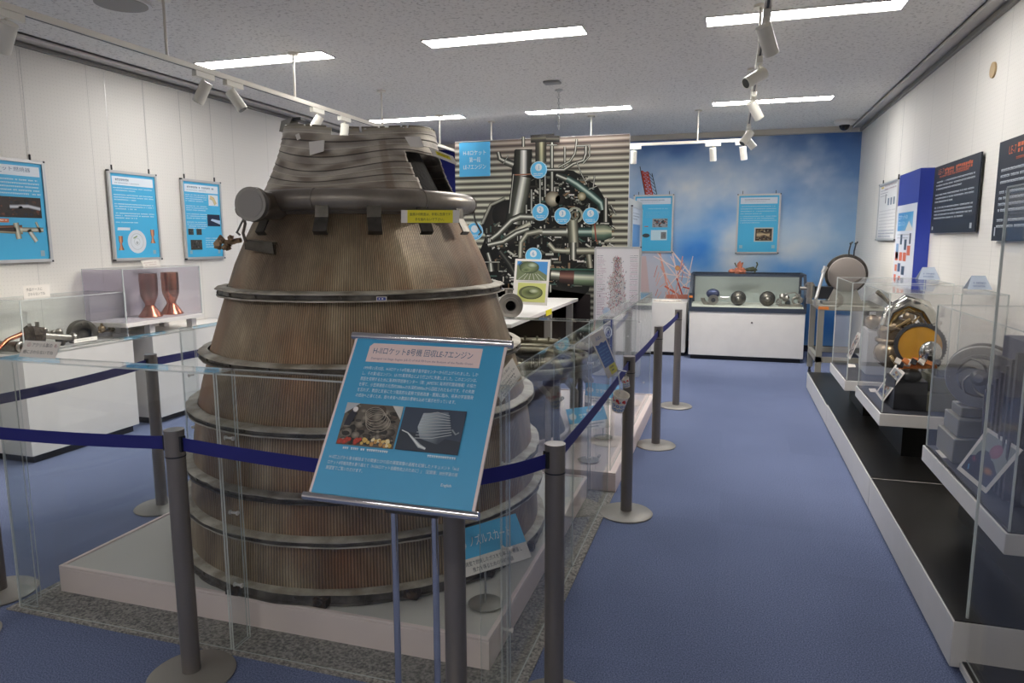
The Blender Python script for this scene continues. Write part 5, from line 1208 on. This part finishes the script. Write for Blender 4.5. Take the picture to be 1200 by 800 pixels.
def case(x0, y0, y1, zb_, zt_, lab, x1=XR-.03, feet=.2, th=.085):
    t = thing('acrylic_display_case', lab, 'display case', ((x0+x1)/2, (y0+y1)/2, feet))
    m = MB(); m.box((x0, y0, zb_-th), (x1, y1, zb_-.004)); m.build('tray', M_CAB, t, bevel=.003)
    MB().box((x0+.008, y0+.008, zb_-.004), (x1-.008, y1-.008, zb_)).build('tray_floor', M_NAVYFLOOR, t)
    MB().box((x0+.16, y0+.1, feet), (x1-.05, y1-.1, zb_-th)).build('black_foot', M_BLACK, t)
    m = MB(); T = .005; a, b, c, d = x0+.012, x1-.012, y0+.012, y1-.012
    m.sheet((a, c, zb_), (a+T, d, zt_)); m.sheet((b-T, c, zb_), (b, d, zt_)); m.sheet((a+T, c, zb_), (b-T, c+T, zt_)); m.sheet((a+T, d-T, zb_), (b-T, d, zt_)); m.sheet((a, c, zt_), (b, d, zt_+T))
    for (x, y) in ((a, c), (a, d-T), (b-T, c), (b-T, d-T)): m.box((x-.001, y-.001, zb_), (x+T+.001, y+T+.001, zt_+.001), 1)
    m.build('acrylic_cover', [ACRC, EDGE], t)
    return t
C1 = dict(x0=.905, y0=5.96, y1=6.82, z=.50); C2 = dict(x0=.955, y0=4.87, y1=5.78, z=.50); C3 = dict(x0=1.0, y0=2.85, y1=4.02, z=.54)
case(C1['x0'], C1['y0'], C1['y1'], .50, 1.262, 'farthest acrylic display case on a white tray, next to the cart', feet=.2)
case(C2['x0'], C2['y0'], C2['y1'], .50, 1.262, 'middle acrylic display case with the amber disc inside')
case(C3['x0'], C3['y0'], C3['y1'], .54, 1.268, 'nearest acrylic display case on a white tray with grey round impeller')
# tall case
t = thing('tall_acrylic_case', 'tall clear acrylic case at the right picture edge, nearest the viewer', 'display case', (1.25, 2.0, .05))
m = MB(); a, b, c, d, T, z0_, z1_ = .895, XR-.03, 1.25, 2.835, .006, .051, 1.77
m.sheet((a, c, z0_), (a+T, d, z1_)); m.sheet((a+T, c, z0_), (b, c+T, z1_)); m.sheet((a+T, d-T, z0_), (b, d, z1_)); m.sheet((b-T, c+T, z0_), (b, d-T, z1_)); m.sheet((a, c, z1_), (b, d, z1_+T))
m.box((a-.001, d-T-.001, z0_), (a+T+.001, d+.001, z1_), 1); m.build('acrylic_cover', [ACRC, EDGE], t)
MB().box((a-.004, d-.03, z0_-.0005), (a+.035, d+.004, z0_+.014)).build('corner_cap', M_DARK, t)

# ---- contents of the cases
def propped_card(label, BLc, BRc, TRc, TLc, zf_, xb, lean, fn, w=.15, h=.2):
    """card leaning back; bottom edge on the case floor"""
    p0 = at(*BLc, z=zf_+.003); p1 = at(*BRc, z=zf_+.003)
    q0 = at(*TLc, x=p0.x+lean); q1 = at(*TRc, x=p1.x+lean)
    t = thing('photo_card', label, 'card', tuple(p1)); printed(t, [p0, p1, q1, q0], w, h, fn, M_PAPER, name='card_board', pname='card_print', thick=.002)
def fcard(seed, sky, cols):
    def fn(A): A.photo(.015, .015, .12, .17, sky, cols, 40, seed, (.05, .2))
    return fn
propped_card('white bordered photo card leaning inside the nearest tray case', (1121, 549), (1155, 578), (1194, 523), (1157, 501), .54, 0, .035,
             lambda A: (A.rect(.012, .012, .126, .17, (150, 156, 150)), A.up(), A.poly([(.012, .182), (.138, .182), (.138, .12), (.1, .09), (.06, .085), (.012, .12)], (30, 34, 64)), A.up(), A.disc(.085, .055, .022, (176, 110, 130), (150, 90, 110), ry=.028), A.disc(.105, .13, .02, (206, 120, 50), (90, 70, 60), ry=.015), A.disc(.035, .12, .014, (150, 60, 90), (40, 40, 70)), A.disc(.06, .1, .03, (44, 46, 84), (30, 32, 60)), A.line((.03, .15), (.04, .17), .006, (90, 150, 190)), A.line((.1, .155), (.105, .175), .006, (90, 150, 190))))
propped_card('white bordered photo card leaning inside the middle case', (1026, 460), (1034.5, 471), (1058, 436), (1049.5, 427), .50, 0, .04, fcard(4, (150, 158, 160), [(60, 80, 140), (206, 190, 150), (60, 60, 60), (160, 96, 60), (220, 222, 220)]))
propped_card('small photo card leaning inside the farthest case', (992, 417), (996, 421), (1008, 396), (1005, 389), .50, 0, .03, fcard(5, (210, 200, 190), [(200, 90, 70), (90, 90, 100), (220, 210, 200)]))
for (pts, zf_, lab) in ((((1096, 527), (1108, 527), (1117, 536), (1104, 536)), .54, 'small flat white label on the floor of the nearest tray case'), (((1018, 455), (1026, 455), (1028, 459), (1020, 459)), .50, 'small flat white label on the floor of the middle case'), (((993, 426), (1002, 427), (1003, 430), (994, 430)), .50, 'small flat white label on the floor of the farthest case')):
    q = [at(*p_, z=zf_+.003) for p_ in pts]; tag(MB().slab([q[3], q[2], q[1], q[0]], .002).build('flat_label', M_PAPER), lab, 'label')
# nearest case: impeller disc on grey stepped block, finned block
D = Vector((1.165, 3.80, .945)); dn = Vector((-.45, -.89, .03)).normalized()
t = thing('impeller_disc', 'large round grey impeller disc standing in the nearest tray case', 'engine part', (1.2, 3.8, .54))
m = MB(); m.lathe([(.001, .05), (.02, .048), (.04, .02), (.09, .012), (.095, .022), (.108, .022), (.11, .008), (.145, .006), (.15, -.004), (.15, -.04), (.001, -.04)], D, dn, n=56)
a1 = dn.orthogonal().normalized(); b1 = dn.cross(a1)
for k in range(30): th = 2*PI*k/30; p = D+(a1*math.cos(th)+b1*math.sin(th))*.13; m.cyl(p, p+dn*.012, .005, n=8)
for k in range(6):
    pts = [D+(a1*math.cos(2*PI*k/6+u*1.3)+b1*math.sin(2*PI*k/6+u*1.3))*(.03+.07*u)+dn*.018 for u in (0, .25, .5, .75, 1)]; m.tube(pts, .006, 6)
m.build('disc', mat('satin_grey_steel', (176, 174, 170), .3, .6), t)
m = MB(); m.lathe([(.15, -.02), (.155, -.03), (.16, -.06), (.15, -.09), (.001, -.10)], D, dn, n=48); m.build('rear_housing', M_STEELD, t)
m = MB(); m.box((1.05, 3.70, .54), (1.42, 3.98, .66)); m.box((1.07, 3.73, .66), (1.38, 3.96, .75)); m.box((1.09, 3.77, .75), (1.30, 3.93, .80)); m.build('stepped_block', M_STEELG, t, bevel=.006)
t = thing('finned_block', 'dark tall block with vertical fins at the right picture edge inside the nearest case', 'engine part', (1.3, 3.3, .54))
m = MB(); m.box((1.12, 3.14, .54), (1.46, 3.5, 1.10)); m.build('core', M_FIN, t)
m = MB()
for k in range(7): m.box((1.085, 3.15+k*.05, .56), (1.122, 3.15+k*.05+.022, 1.16-.035*k)); 
for k in range(5): m.box((1.14+k*.06, 3.10, .56), (1.14+k*.06+.024, 3.142, 1.20-.01*k))
m.build('fins', M_FIN, t); 
m = MB(); m.box((1.14, 3.16, 1.10), (1.44, 3.48, 1.19)); m.build('navy_cap', mat('navy_cap_paint', (44, 44, 84), .4), t)
q = at(1112, 490, y=4.868)
t = thing('padlock', 'small brass and steel padlock hanging on the near side of the middle case', 'padlock', (q.x, 4.86, q.z-.03))
MB().box((q.x-.018, 4.845, q.z), (q.x+.018, 4.869, q.z+.035)).build('hasp', M_STEELD, t); MB().torus((q.x, 4.852, q.z), .013, .003, (0, 1, 0), n=20, k=6).build('shackle', M_STEELD, t); MB().box((q.x-.016, 4.84, q.z-.04), (q.x+.016, 4.866, q.z-.012)).build('lock_body', mat('brass', (150, 120, 70), .35, .9), t, bevel=.003)
# middle case
t = thing('turbopump_cutaway', 'cutaway turbopump with silver elbow duct and amber disc inside the middle case', 'engine part', (1.3, 5.3, .50))
m = MB(); m.box((1.14, 5.1, .5), (1.5, 5.6, .58)); m.build('mount', M_DARK, t)
q = at(1064, 366, y=5.42); m = MB(); m.tube([q+Vector((-.13, 0, -.10)), q+Vector((-.1, 0, .0)), q+Vector((-.02, 0, .06)), q+Vector((.09, .02, .03)), q+Vector((.15, .03, -.07)), q+Vector((.16, .03, -.16))], [.045, .055, .062, .064, .06, .06], 20); m.torus(q+Vector((.15, .03, -.08)), .062, .012, (.2, 0, -1), n=28, k=8); m.build('elbow_duct', mat('bright_steel', (206, 204, 196), .14, 1), t)
q = at(1050, 390, y=5.45); m = MB(); m.sph(q, .12, (1, 1, .9)); m.sph(q+Vector((-.02, -.02, -.14)), .12, (1, 1, .9)); m.torus(q+Vector((0, 0, -.05)), .115, .018, (0, 0, 1), n=32, k=8); m.cyl((q.x+.1, 5.5, .58), (q.x+.1, 5.5, q.z), .07, n=24); m.tube([q+Vector((.05, -.1, .02)), q+Vector((-.03, -.14, .05)), q+Vector((-.1, -.08, .02))], .014, 8); m.build('pump_housing', M_GLASSY, t)
q = at(1078, 405, y=5.12); dn2 = Vector((-.25, -1, .12)).normalized(); m = MB(); m.lathe([(.001, .006), (.125, .004), (.128, -.01), (.001, -.012)], q, dn2, n=48); m.build('amber_disc', M_GOLD, t)
m = MB(); m.lathe([(.126, .012), (.148, .01), (.15, -.012), (.126, -.016)], q, dn2, n=60)
a1 = dn2.orthogonal().normalized(); b1 = dn2.cross(a1)
for k in range(48): th = 2*PI*k/48; p = q+(a1*math.cos(th)+b1*math.sin(th))*.15; m.cyl(p-dn2*.012, p+dn2*.01, .005, n=6)
m.build('toothed_rim', M_DARK, t)
q = at(1090, 413, y=5.0); m = MB(); m.sph(q, .075, (.9, .7, 1)); m.build('silver_dome', mat('mirror_steel', (196, 194, 190), .1, 1), t)
q = at(1074, 424, y=4.98); m = MB()
for k in range(5): m.slab([q+Vector((-.11+.04*k, -.01, -.03+.012*k)), q+Vector((-.075+.04*k, -.01, -.035+.012*k)), q+Vector((-.065+.04*k, .02, .0+.012*k)), q+Vector((-.1+.04*k, .02, .005+.012*k))], .02, k % 3)
m.slab([q+Vector((-.10, .0, -.045)), q+Vector((.12, .0, -.03)), q+Vector((.12, .03, -.005)), q+Vector((-.08, .03, -.01))], .012, 2)
for k in range(6): m.slab([q+Vector((-.13+.045*k, -.03, .0+.01*(k%2))), q+Vector((-.10+.045*k, -.03, -.015)), q+Vector((-.085+.045*k, -.01, .01)), q+Vector((-.115+.045*k, -.01, .028))], .012, (k+1) % 3)
m.build('cutaway_vanes', [M_DARK, M_PAPER, M_ORANGE], t)
m = MB()
for k in range(16):
    p = Vector((rnd.uniform(1.12, 1.24), rnd.uniform(5.3, 5.45), rnd.uniform(.72, 1.02))); m.tube([p, p+Vector((rnd.uniform(-.05, .05), -.03, rnd.uniform(-.05, .05))), p+Vector((rnd.uniform(-.08, .08), 0, rnd.uniform(-.08, .06)))], rnd.uniform(.006, .014), 8); m.sph(p, rnd.uniform(.014, .028), n=10)
m.build('small_pipework', mat('golden_brown_metal', (176, 150, 108), .25, .8, var=.3, vscale=15), t)
q = at(1066, 440, y=5.02); m = MB(); m.sph(q, .06, (1.2, 1, .8)); m.box((q.x-.09, 4.98, .505), (q.x+.1, 5.25, q.z-.03)); m.build('lower_housing', M_DARK, t)
m = MB(); m.box((1.24, 4.98, .502), (1.52, 5.3, .62)); m.box((1.27, 5.0, .62), (1.50, 5.28, .72)); m.box((1.30, 5.03, .72), (1.48, 5.25, .77)); m.build('stepped_block', mat('olive_grey_block', (122, 122, 108), .45, .3), t, bevel=.005)
# farthest case
t = thing('injector_piece', 'small dark and steel injector piece inside the farthest case', 'engine part', (1.25, 6.4, .50))
m = MB(); m.box((1.1, 6.25, .5), (1.5, 6.6, .86)); m.build('support_box', mat('grey_box_paint', (170, 172, 178), .5), t, bevel=.004)
m = MB(); m.torus((1.28, 6.42, .9), .13, .03, n=32, k=10); m.torus((1.28, 6.42, .94), .09, .025, n=32, k=10); m.sph((1.13, 6.3, .93), .06); m.tube([(1.3, 6.42, .93), (1.32, 6.42, 1.03), (1.22, 6.42, 1.13), (1.17, 6.4, 1.17)], .018, 8); m.sph((1.33, 6.42, 1.0), .04); m.sph((1.42, 6.42, .97), .045)
m.build('injector_body', M_GLASSY, t)

# acrylic tent notices on the case tops
def tent(c, w, lab, zb_):
    t = thing('acrylic_tent_sign', lab, 'tent sign', (c.x, c.y, zb_)); x, y = c.x, c.y; h = w*.62; e = Vector((0, 1, 0)) 
    EM = edge_mat('pale_blue_acrylic'+lab[-8:-5], (196, 208, 226), .75); tw = w*.28
    for sg_ in (-1, 1):
        MB().slab([Vector((x-sg_*w/2, y-sg_*.05, zb_)), Vector((x+sg_*w/2, y-sg_*.05, zb_)), Vector((x+sg_*tw, y, zb_+h)), Vector((x-sg_*tw, y, zb_+h))], .003).build('tent_board', EM, t)
    A = Art(w*.7, h*.6); A.lines(.01, h*.12, w*.62, 2, h*.24, h*.13, (120, 130, 160), .9, 71)
    A.m.v = [(x+v[0]*(1-.3*(v[2]+h*.3)/h), y-.05+.05*((v[2]+h*.35)/h)+v[1]-.003, zb_+(v[2]+h*.35)) for v in A.m.v]; A.m.build('tent_print', PRINT, t)
q = at(1140, 339, z=1.274); tent(Vector((q.x+.04, q.y+.05, 0)), .14, 'clear tent sign standing on top of the nearest tray case', 1.274)
q = at(1079, 327, z=1.268); tent(Vector((q.x+.05, q.y, 0)), .16, 'clear tent sign standing on top of the middle case', 1.268)

# ================================================================ RIGHT WALL BOARDS
XW = XR
cy_, w, cz, h = wall_rect(((1028, 217), (1050, 210), (1050, 280), (1028, 283)), x=XW-.03)
A = Art(w, h); A.rect(.012, .012, w-.024, h-.024, (222, 222, 222)); A.up(); A.rect(w*.1, h*.06, w*.15, h*.03, (206, 180, 70)); A.lines(w*.3, h*.05, w*.6, 2, .035, .016, (150, 120, 130), 1, 81); A.lines(w*.08, h*.12, w*.4, 3, .03, .012, (140, 140, 150), 1, 82)
for k in range(3): A.rect(w*(.5+.14*k), h*.28, w*.08, h*.12, (96, 116, 136))
A.rect(w*.36, h*.2, w*.04, h*.16, (70, 72, 80)); A.lines(w*.08, h*.48, w*.84, 9, .036, .012, (178, 178, 184), .8, 83); A.lines(w*.08, h*.82, w*.84, 3, .03, .014, (140, 150, 180), .8, 84)
framed('white framed data sheet on the right wall, nearest the sky mural', (XW-.008, cy_, cz), w, h, -PI/2, A, wires=(-.4, .4), wl=3.0-cz-h/2)
# blue box panel
xf = XW-.11
y1 = (at(1052, 206, x=xf).y+at(1049, 320, x=xf).y)/2; y0 = at(1079, 200, x=xf).y; zt_ = at(1065, 202, x=xf).z; zb_ = at(1049, 334, x=xf).z
t = thing('blue_box_panel', 'tall deep blue box panel with a white chart sheet on the right wall', 'wall panel', (XW, (y0+y1)/2, zb_))
MB().box((xf, y0, zb_), (XW-.001, y1, zt_)).build('panel_box', mat('royal_blue_panel', (46, 66, 166), .5), t)
w = (y1-y0)*.97; h = (zt_-zb_)-.29; A = Art(w, h); A.rect(0, 0, w, h, (222, 226, 236)); A.up(); A.poly([(w*.08, .24), (w*.85, .24), (w*.85, .07), (w*.08, .07)], [(70, 150, 210), (150, 196, 226), (84, 168, 220), (60, 140, 206)]); A.up(); A.poly([(w*.5, .24), (w*.85, .24), (w*.85, .22), (w*.66, .15)], (222, 220, 214)); A.text('ロケットの', w*.12, .13, .05, (236, 242, 250), w*.45); A.text('エンジン', w*.12, .19, .05, (236, 242, 250), w*.35); A.lines(w*.1, .27, w*.7, 2, .03, .01, (150, 150, 160), .8, 91)
for (x, y, w_, h_, c) in ((.28, .34, .1, .12, (60, 84, 110)), (.5, .40, .12, .12, (60, 84, 110)), (.74, .33, .08, .12, (80, 90, 110)), (.08, .45, .14, .18, (130, 160, 196)), (.66, .47, .16, .11, (214, 112, 84)), (.06, .55, .16, .1, (214, 112, 84)), (.28, .55, .16, .1, (214, 112, 84)), (.48, .55, .16, .1, (214, 112, 84)), (.24, .68, .14, .1, (70, 96, 136)), (.44, .71, .16, .1, (70, 90, 116)), (.08, .7, .12, .08, (214, 132, 110)), (.06, .82, .12, .08, (214, 112, 84)), (.3, .83, .12, .05, (214, 132, 110))): A.rect(w*x, y*(h/.95), w*w_, h_*(h/.95), c)
A.m.v = [(xf+v[1]-.001, (y0+y1)/2-v[0]+.004, v[2]+zb_+h/2) for v in A.m.v]; A.m.build('chart_sheet', PRINT, t)
def black_board(pts, label, ttl):
    cy_, w, cz, h = wall_rect(pts, x=XW-.03)
    t = thing('black_text_board', label, 'text board', (XW-.03, cy_, cz), -PI/2)
    MB().box((-w/2, 0, -h/2), (w/2, .012, h/2)).build('board', mat('navy_black_board', (24, 30, 44), .5), t, local=True)
    MB().box((-w/2+.05, .012, -h/2+.05), (w/2-.05, .0295, h/2-.05)).build('spacer', M_WHITE, t, local=True)
    A = Art(w, h); A.text('LE-7', w*.1, h*.13, .062, (206, 96, 44), w*.14); A.lines(w*.26, h*.06, w*.62, 1, .05, .055, (206, 96, 44), 1, 44); A.lines(w*.14, h*.155, w*.66, 1, .02, .016, (190, 86, 44), 1, 95)
    c = (196, 204, 210); y = .23
    for n, l in ((3, .7), (3, .5), (4, .8)): A.lines(w*.07, h*y, w*.86, n, h*.052, h*.026, c, l, int(y*100)); y += n*.052+.035
    A.rect(w*.04, h*.9, w*.03, h*.05, (190, 196, 200)); A.rect(w*.9, h*.88, w*.04, h*.07, (190, 196, 200))
    A.m.v = [(v[0], v[1]-.0002, v[2]) for v in A.m.v]; A.build('board_print', t)
black_board(((1095, 197.5), (1149, 177), (1143, 270), (1090.5, 274.5)), 'black text board with orange heading beside the blue box panel', ('LE-7開発成功 LE-7A開発とへと',))
y1 = at(1172, 167, x=XW-.03).y; zt_ = at(1172, 167, x=XW-.03).z; 
w = 1.0; h = .62
t_c = (XW-.03, y1-w/2, zt_-h/2)
def bb2():
    t = thing('black_text_board', 'black text board with orange heading at the right picture edge', 'text board', t_c, -PI/2)
    MB().box((-w/2, 0, -h/2), (w/2, .012, h/2)).build('board', MATS['navy_black_board'], t, local=True); MB().box((-w/2+.05, .012, -h/2+.05), (w/2-.05, .0295, h/2-.05)).build('spacer', M_WHITE, t, local=True)
    A = Art(w, h); A.text('LE-7', w*.17, h*.15, .07, (206, 96, 44), w*.12); A.lines(w*.31, h*.06, w*.5, 1, .05, .065, (216, 100, 44), 1, 45); A.lines(w*.3, h*.19, w*.4, 1, .02, .018, (190, 86, 44), 1, 96); y = .28
    for n, l in ((3, .7), (4, .6), (2, .8)): A.lines(w*.07, h*y, w*.86, n, h*.06, h*.03, (196, 204, 210), l, int(y*90)); y += n*.06+.04
    A.rect(w*.04, h*.86, w*.02, h*.09, (190, 196, 200)); A.m.v = [(v[0], v[1]-.0002, v[2]) for v in A.m.v]; A.build('board_print', t)
bb2()

# ================================================================ LEFT SIDE: CABINETS AND CASES
ca = thing('white_cabinet', 'white wall cabinet at the left carrying the long acrylic cover', 'cabinet', (-4.98, 4.15, 0))
MB().box((-5.18, 3.66, .06), (-4.76, 4.63, .80)).build('cabinet_body', M_CAB, ca, bevel=.003); MB().box((-5.16, 3.70, 0), (-4.80, 4.60, .06)).build('kick_base', M_BLACK, ca)
cb = thing('white_cabinet', 'white wall cabinet standing under the pair of copper chambers', 'cabinet', (-4.95, 5.3, 0))
MB().box((-5.18, 4.82, .06), (-4.74, 6.05, .80)).build('cabinet_body', M_CAB, cb, bevel=.003); MB().box((-5.16, 4.86, 0), (-4.80, 6.0, .06)).build('kick_base', M_BLACK, cb)
def cover(x0, x1, y0, y1, z0, z1, lab, m2=None):
    m = MB(); T = .005
    m.sheet((x0, y0, z0), (x0+T, y1, z1)); m.sheet((x1-T, y0, z0), (x1, y1, z1)); m.sheet((x0+T, y0, z0), (x1-T, y0+T, z1)); m.sheet((x0+T, y1-T, z0), (x1-T, y1, z1)); m.sheet((x0, y0, z1), (x1, y1, z1+T))
    for (x, y) in ((x1-T, y0), (x1-T, y1-T)): m.box((x-.001, y-.001, z0), (x+T+.001, y+T+.001, z1), 1)
    return tag(m.build('acrylic_cover', [m2 or ACR, EDGE]), lab, 'acrylic cover')
cover(-5.17, -4.77, 3.69, 4.60, .80, 1.185, 'long acrylic cover over the pump parts on the left cabinet')
# parts under the covers
x = -4.95
c = at(98, 397, x=x); m = MB(); m.lathe([(.05, .03), (.06, .035), (.105, .03), (.115, 0), (.115, -.03), (.05, -.035), (.048, -.0), (.001, .0)], (x, c.y, .865), (1, -.25, .12), n=40)
for k in range(10): th = 2*PI*k/10; m.sph((x+.03, c.y+.09*math.cos(th), .865+.09*math.sin(th)), .008, n=8)
m2 = MB(); m2.cyl((x, c.y-.13, .84), (x, c.y-.2, .83), .018, n=12); m2.cyl((x, c.y-.2, .835), (x, c.y-.215, .83), .04, n=18); m3 = MB(); m3.cyl((x, c.y+.1, .86), (x, c.y+.3, .87), .012, n=10); m3.sph((x, c.y+.18, .885), .03); m3.cyl((x, c.y+.27, .85), (x, c.y+.27, .91), .022, n=12); m3.cyl((x, c.y+.18, .85), (x, c.y+.18, .93), .01, n=10)
part_thing('flanged_disc', 'weathered round flanged disc with side fittings under the long acrylic cover', 'engine part', (x, c.y, .80), (('disc_flange', m, M_STEELD), ('left_fitting', m2, M_STEELD), ('right_fitting', m3, M_GLASSY)))
c = at(36, 394, x=x); Y0 = c.y; m = MB(); m.blob((x, Y0+.02, .90), .085, 4, sc=(.9, 1, .95), amt=.4); m2 = MB(); m2.tube([(x, Y0-.06, .93), (x, Y0-.18, .9), (x+.02, Y0-.3, .82)], [.02, .016, .01], 10); m3 = MB()
m3.cyl((x, Y0+.08, .90), (x+.05, Y0+.3, .855), .024, n=16); m3.cyl((x+.05, Y0+.29, .857), (x+.054, Y0+.31, .853), .04, n=20)
for k in range(7): m3.sph((x+rnd.uniform(-.03, .04), Y0+.08+.03*k, .93-.006*k+rnd.uniform(-.01, .02)), rnd.uniform(.014, .028), n=10)
m3.cyl((x, Y0, .96), (x, Y0, 1.0), .012, n=8); m3.cyl((x, Y0+.06, .95), (x, Y0+.06, 1.005), .014, n=8); m3.cyl((x+.02, Y0+.05, .80), (x+.02, Y0+.05, .85), .03, n=12)
part_thing('damaged_valve_pipe', 'charred valve body with shiny pipes and copper strip under the long acrylic cover', 'engine part', (x, Y0, .80), (('charred_body', m, mat('charred_metal', (70, 60, 52), .7, .4, var=.4, vscale=30, bump=.7)), ('copper_strip', m2, M_COPPER), ('pipe_stub', m3, M_STEEL)))
m = MB(); m.tube([(-5.10, 3.74, .845), (-5.0, 3.745, .845), (-4.9, 3.755, .845)], [.042, .036, .042], 16); m2 = MB(); m2.torus((-4.885, 3.757, .845), .03, .012, (1, .1, 0), n=24, k=8)
part_thing('pipe_stub', 'short grey pipe stub with round mouth at the left picture edge', 'engine part', (-5.0, 3.745, .80), (('pipe', m, M_STEELD), ('pipe_mouth', m2, M_STEEL)))
note('caption_strip', 'pale caption strip lying before the round flanged disc', [at(87, 402, x=-4.79), at(114, 398, x=-4.79), at(114, 394, x=-4.81), at(87, 397.5, x=-4.81)], .2, .03, lambda A: A.lines(.02, .01, .15, 1, .02, .01, (190, 190, 186), 1, 3), cat='caption')
def hand3(A): A.text('作品ケースに', .02, .04, .026, (90, 84, 80), .12); A.text('さわらないでね', .03, .075, .026, (90, 84, 80), .13)
note('handwritten_notice', 'small handwritten notice standing on top of the long acrylic cover', [at(28, 351, x=-4.95), at(59, 348, x=-4.95), at(58, 333, x=-4.95), at(27, 335, x=-4.95)], .2, .1, hand3)
# copper chambers in their case on a white stand
zc_ = .93; st = thing('white_stand', 'white stand on short legs carrying the copper chamber case', 'stand', (-4.95, 5.0, .80))
MB().box((-5.17, 4.54, zc_-.035), (-4.72, 5.44, zc_)).build('stand_top', M_WHITE, st, bevel=.002)
for (x_, y_) in ((-4.80, 4.86), (-4.80, 5.36), (-5.12, 4.86), (-5.12, 5.36)): MB().box((x_-.03, y_-.03, .80), (x_+.03, y_+.03, zc_-.035)).build('leg', M_WHITE if y_ < 5 else M_WHITE, st)
cover(-5.16, -4.73, 4.55, 5.43, zc_, 1.37, 'grey tinted acrylic box over the pair of copper chambers', acrylic_mat('grey_tint_acrylic', (.90, .89, .92), .03))
def chamber(y, mt, lab):
    pr_ = [(.001, 0), (.098, 0), (.10, .006), (.088, .025), (.066, .058), (.043, .092), (.040, .105), (.043, .12), (.058, .155), (.071, .19), (.074, .23), (.075, .34), (.074, .385), (.07, .387), (.001, .387)]
    t = thing('copper_chamber', lab, 'copper chamber', (-4.95, y, zc_+.001), 0, 'copper combustion chambers')
    MB().lathe([(r, z) for r, z in pr_[:7]], n=48).build('nozzle_bell', M_COPPER, t, local=True)
    MB().lathe([(r, z) for r, z in pr_[6:]], n=48).build('chamber_barrel', mt, t, local=True)
    MB().lathe([(.074, .328), (.0775, .33), (.0775, .34), (.074, .342)], n=48).build('rim_band', mt, t, local=True)
chamber(5.035, M_COPPERD, 'darker copper combustion chamber, nearer one inside the tinted box')
chamber(5.29, M_COPPER, 'brighter copper combustion chamber, farther one inside the tinted box')
note('paper_notice', 'small white paper notice behind the top of the copper chamber box', [at(169, 315, x=-5.1), at(189, 313, x=-5.1), at(188, 304, x=-5.1), at(165, 305.5, x=-5.1)], .2, .08, lambda A: A.lines(.02, .02, .15, 2, .02, .01, (200, 180, 176), 1, 3))
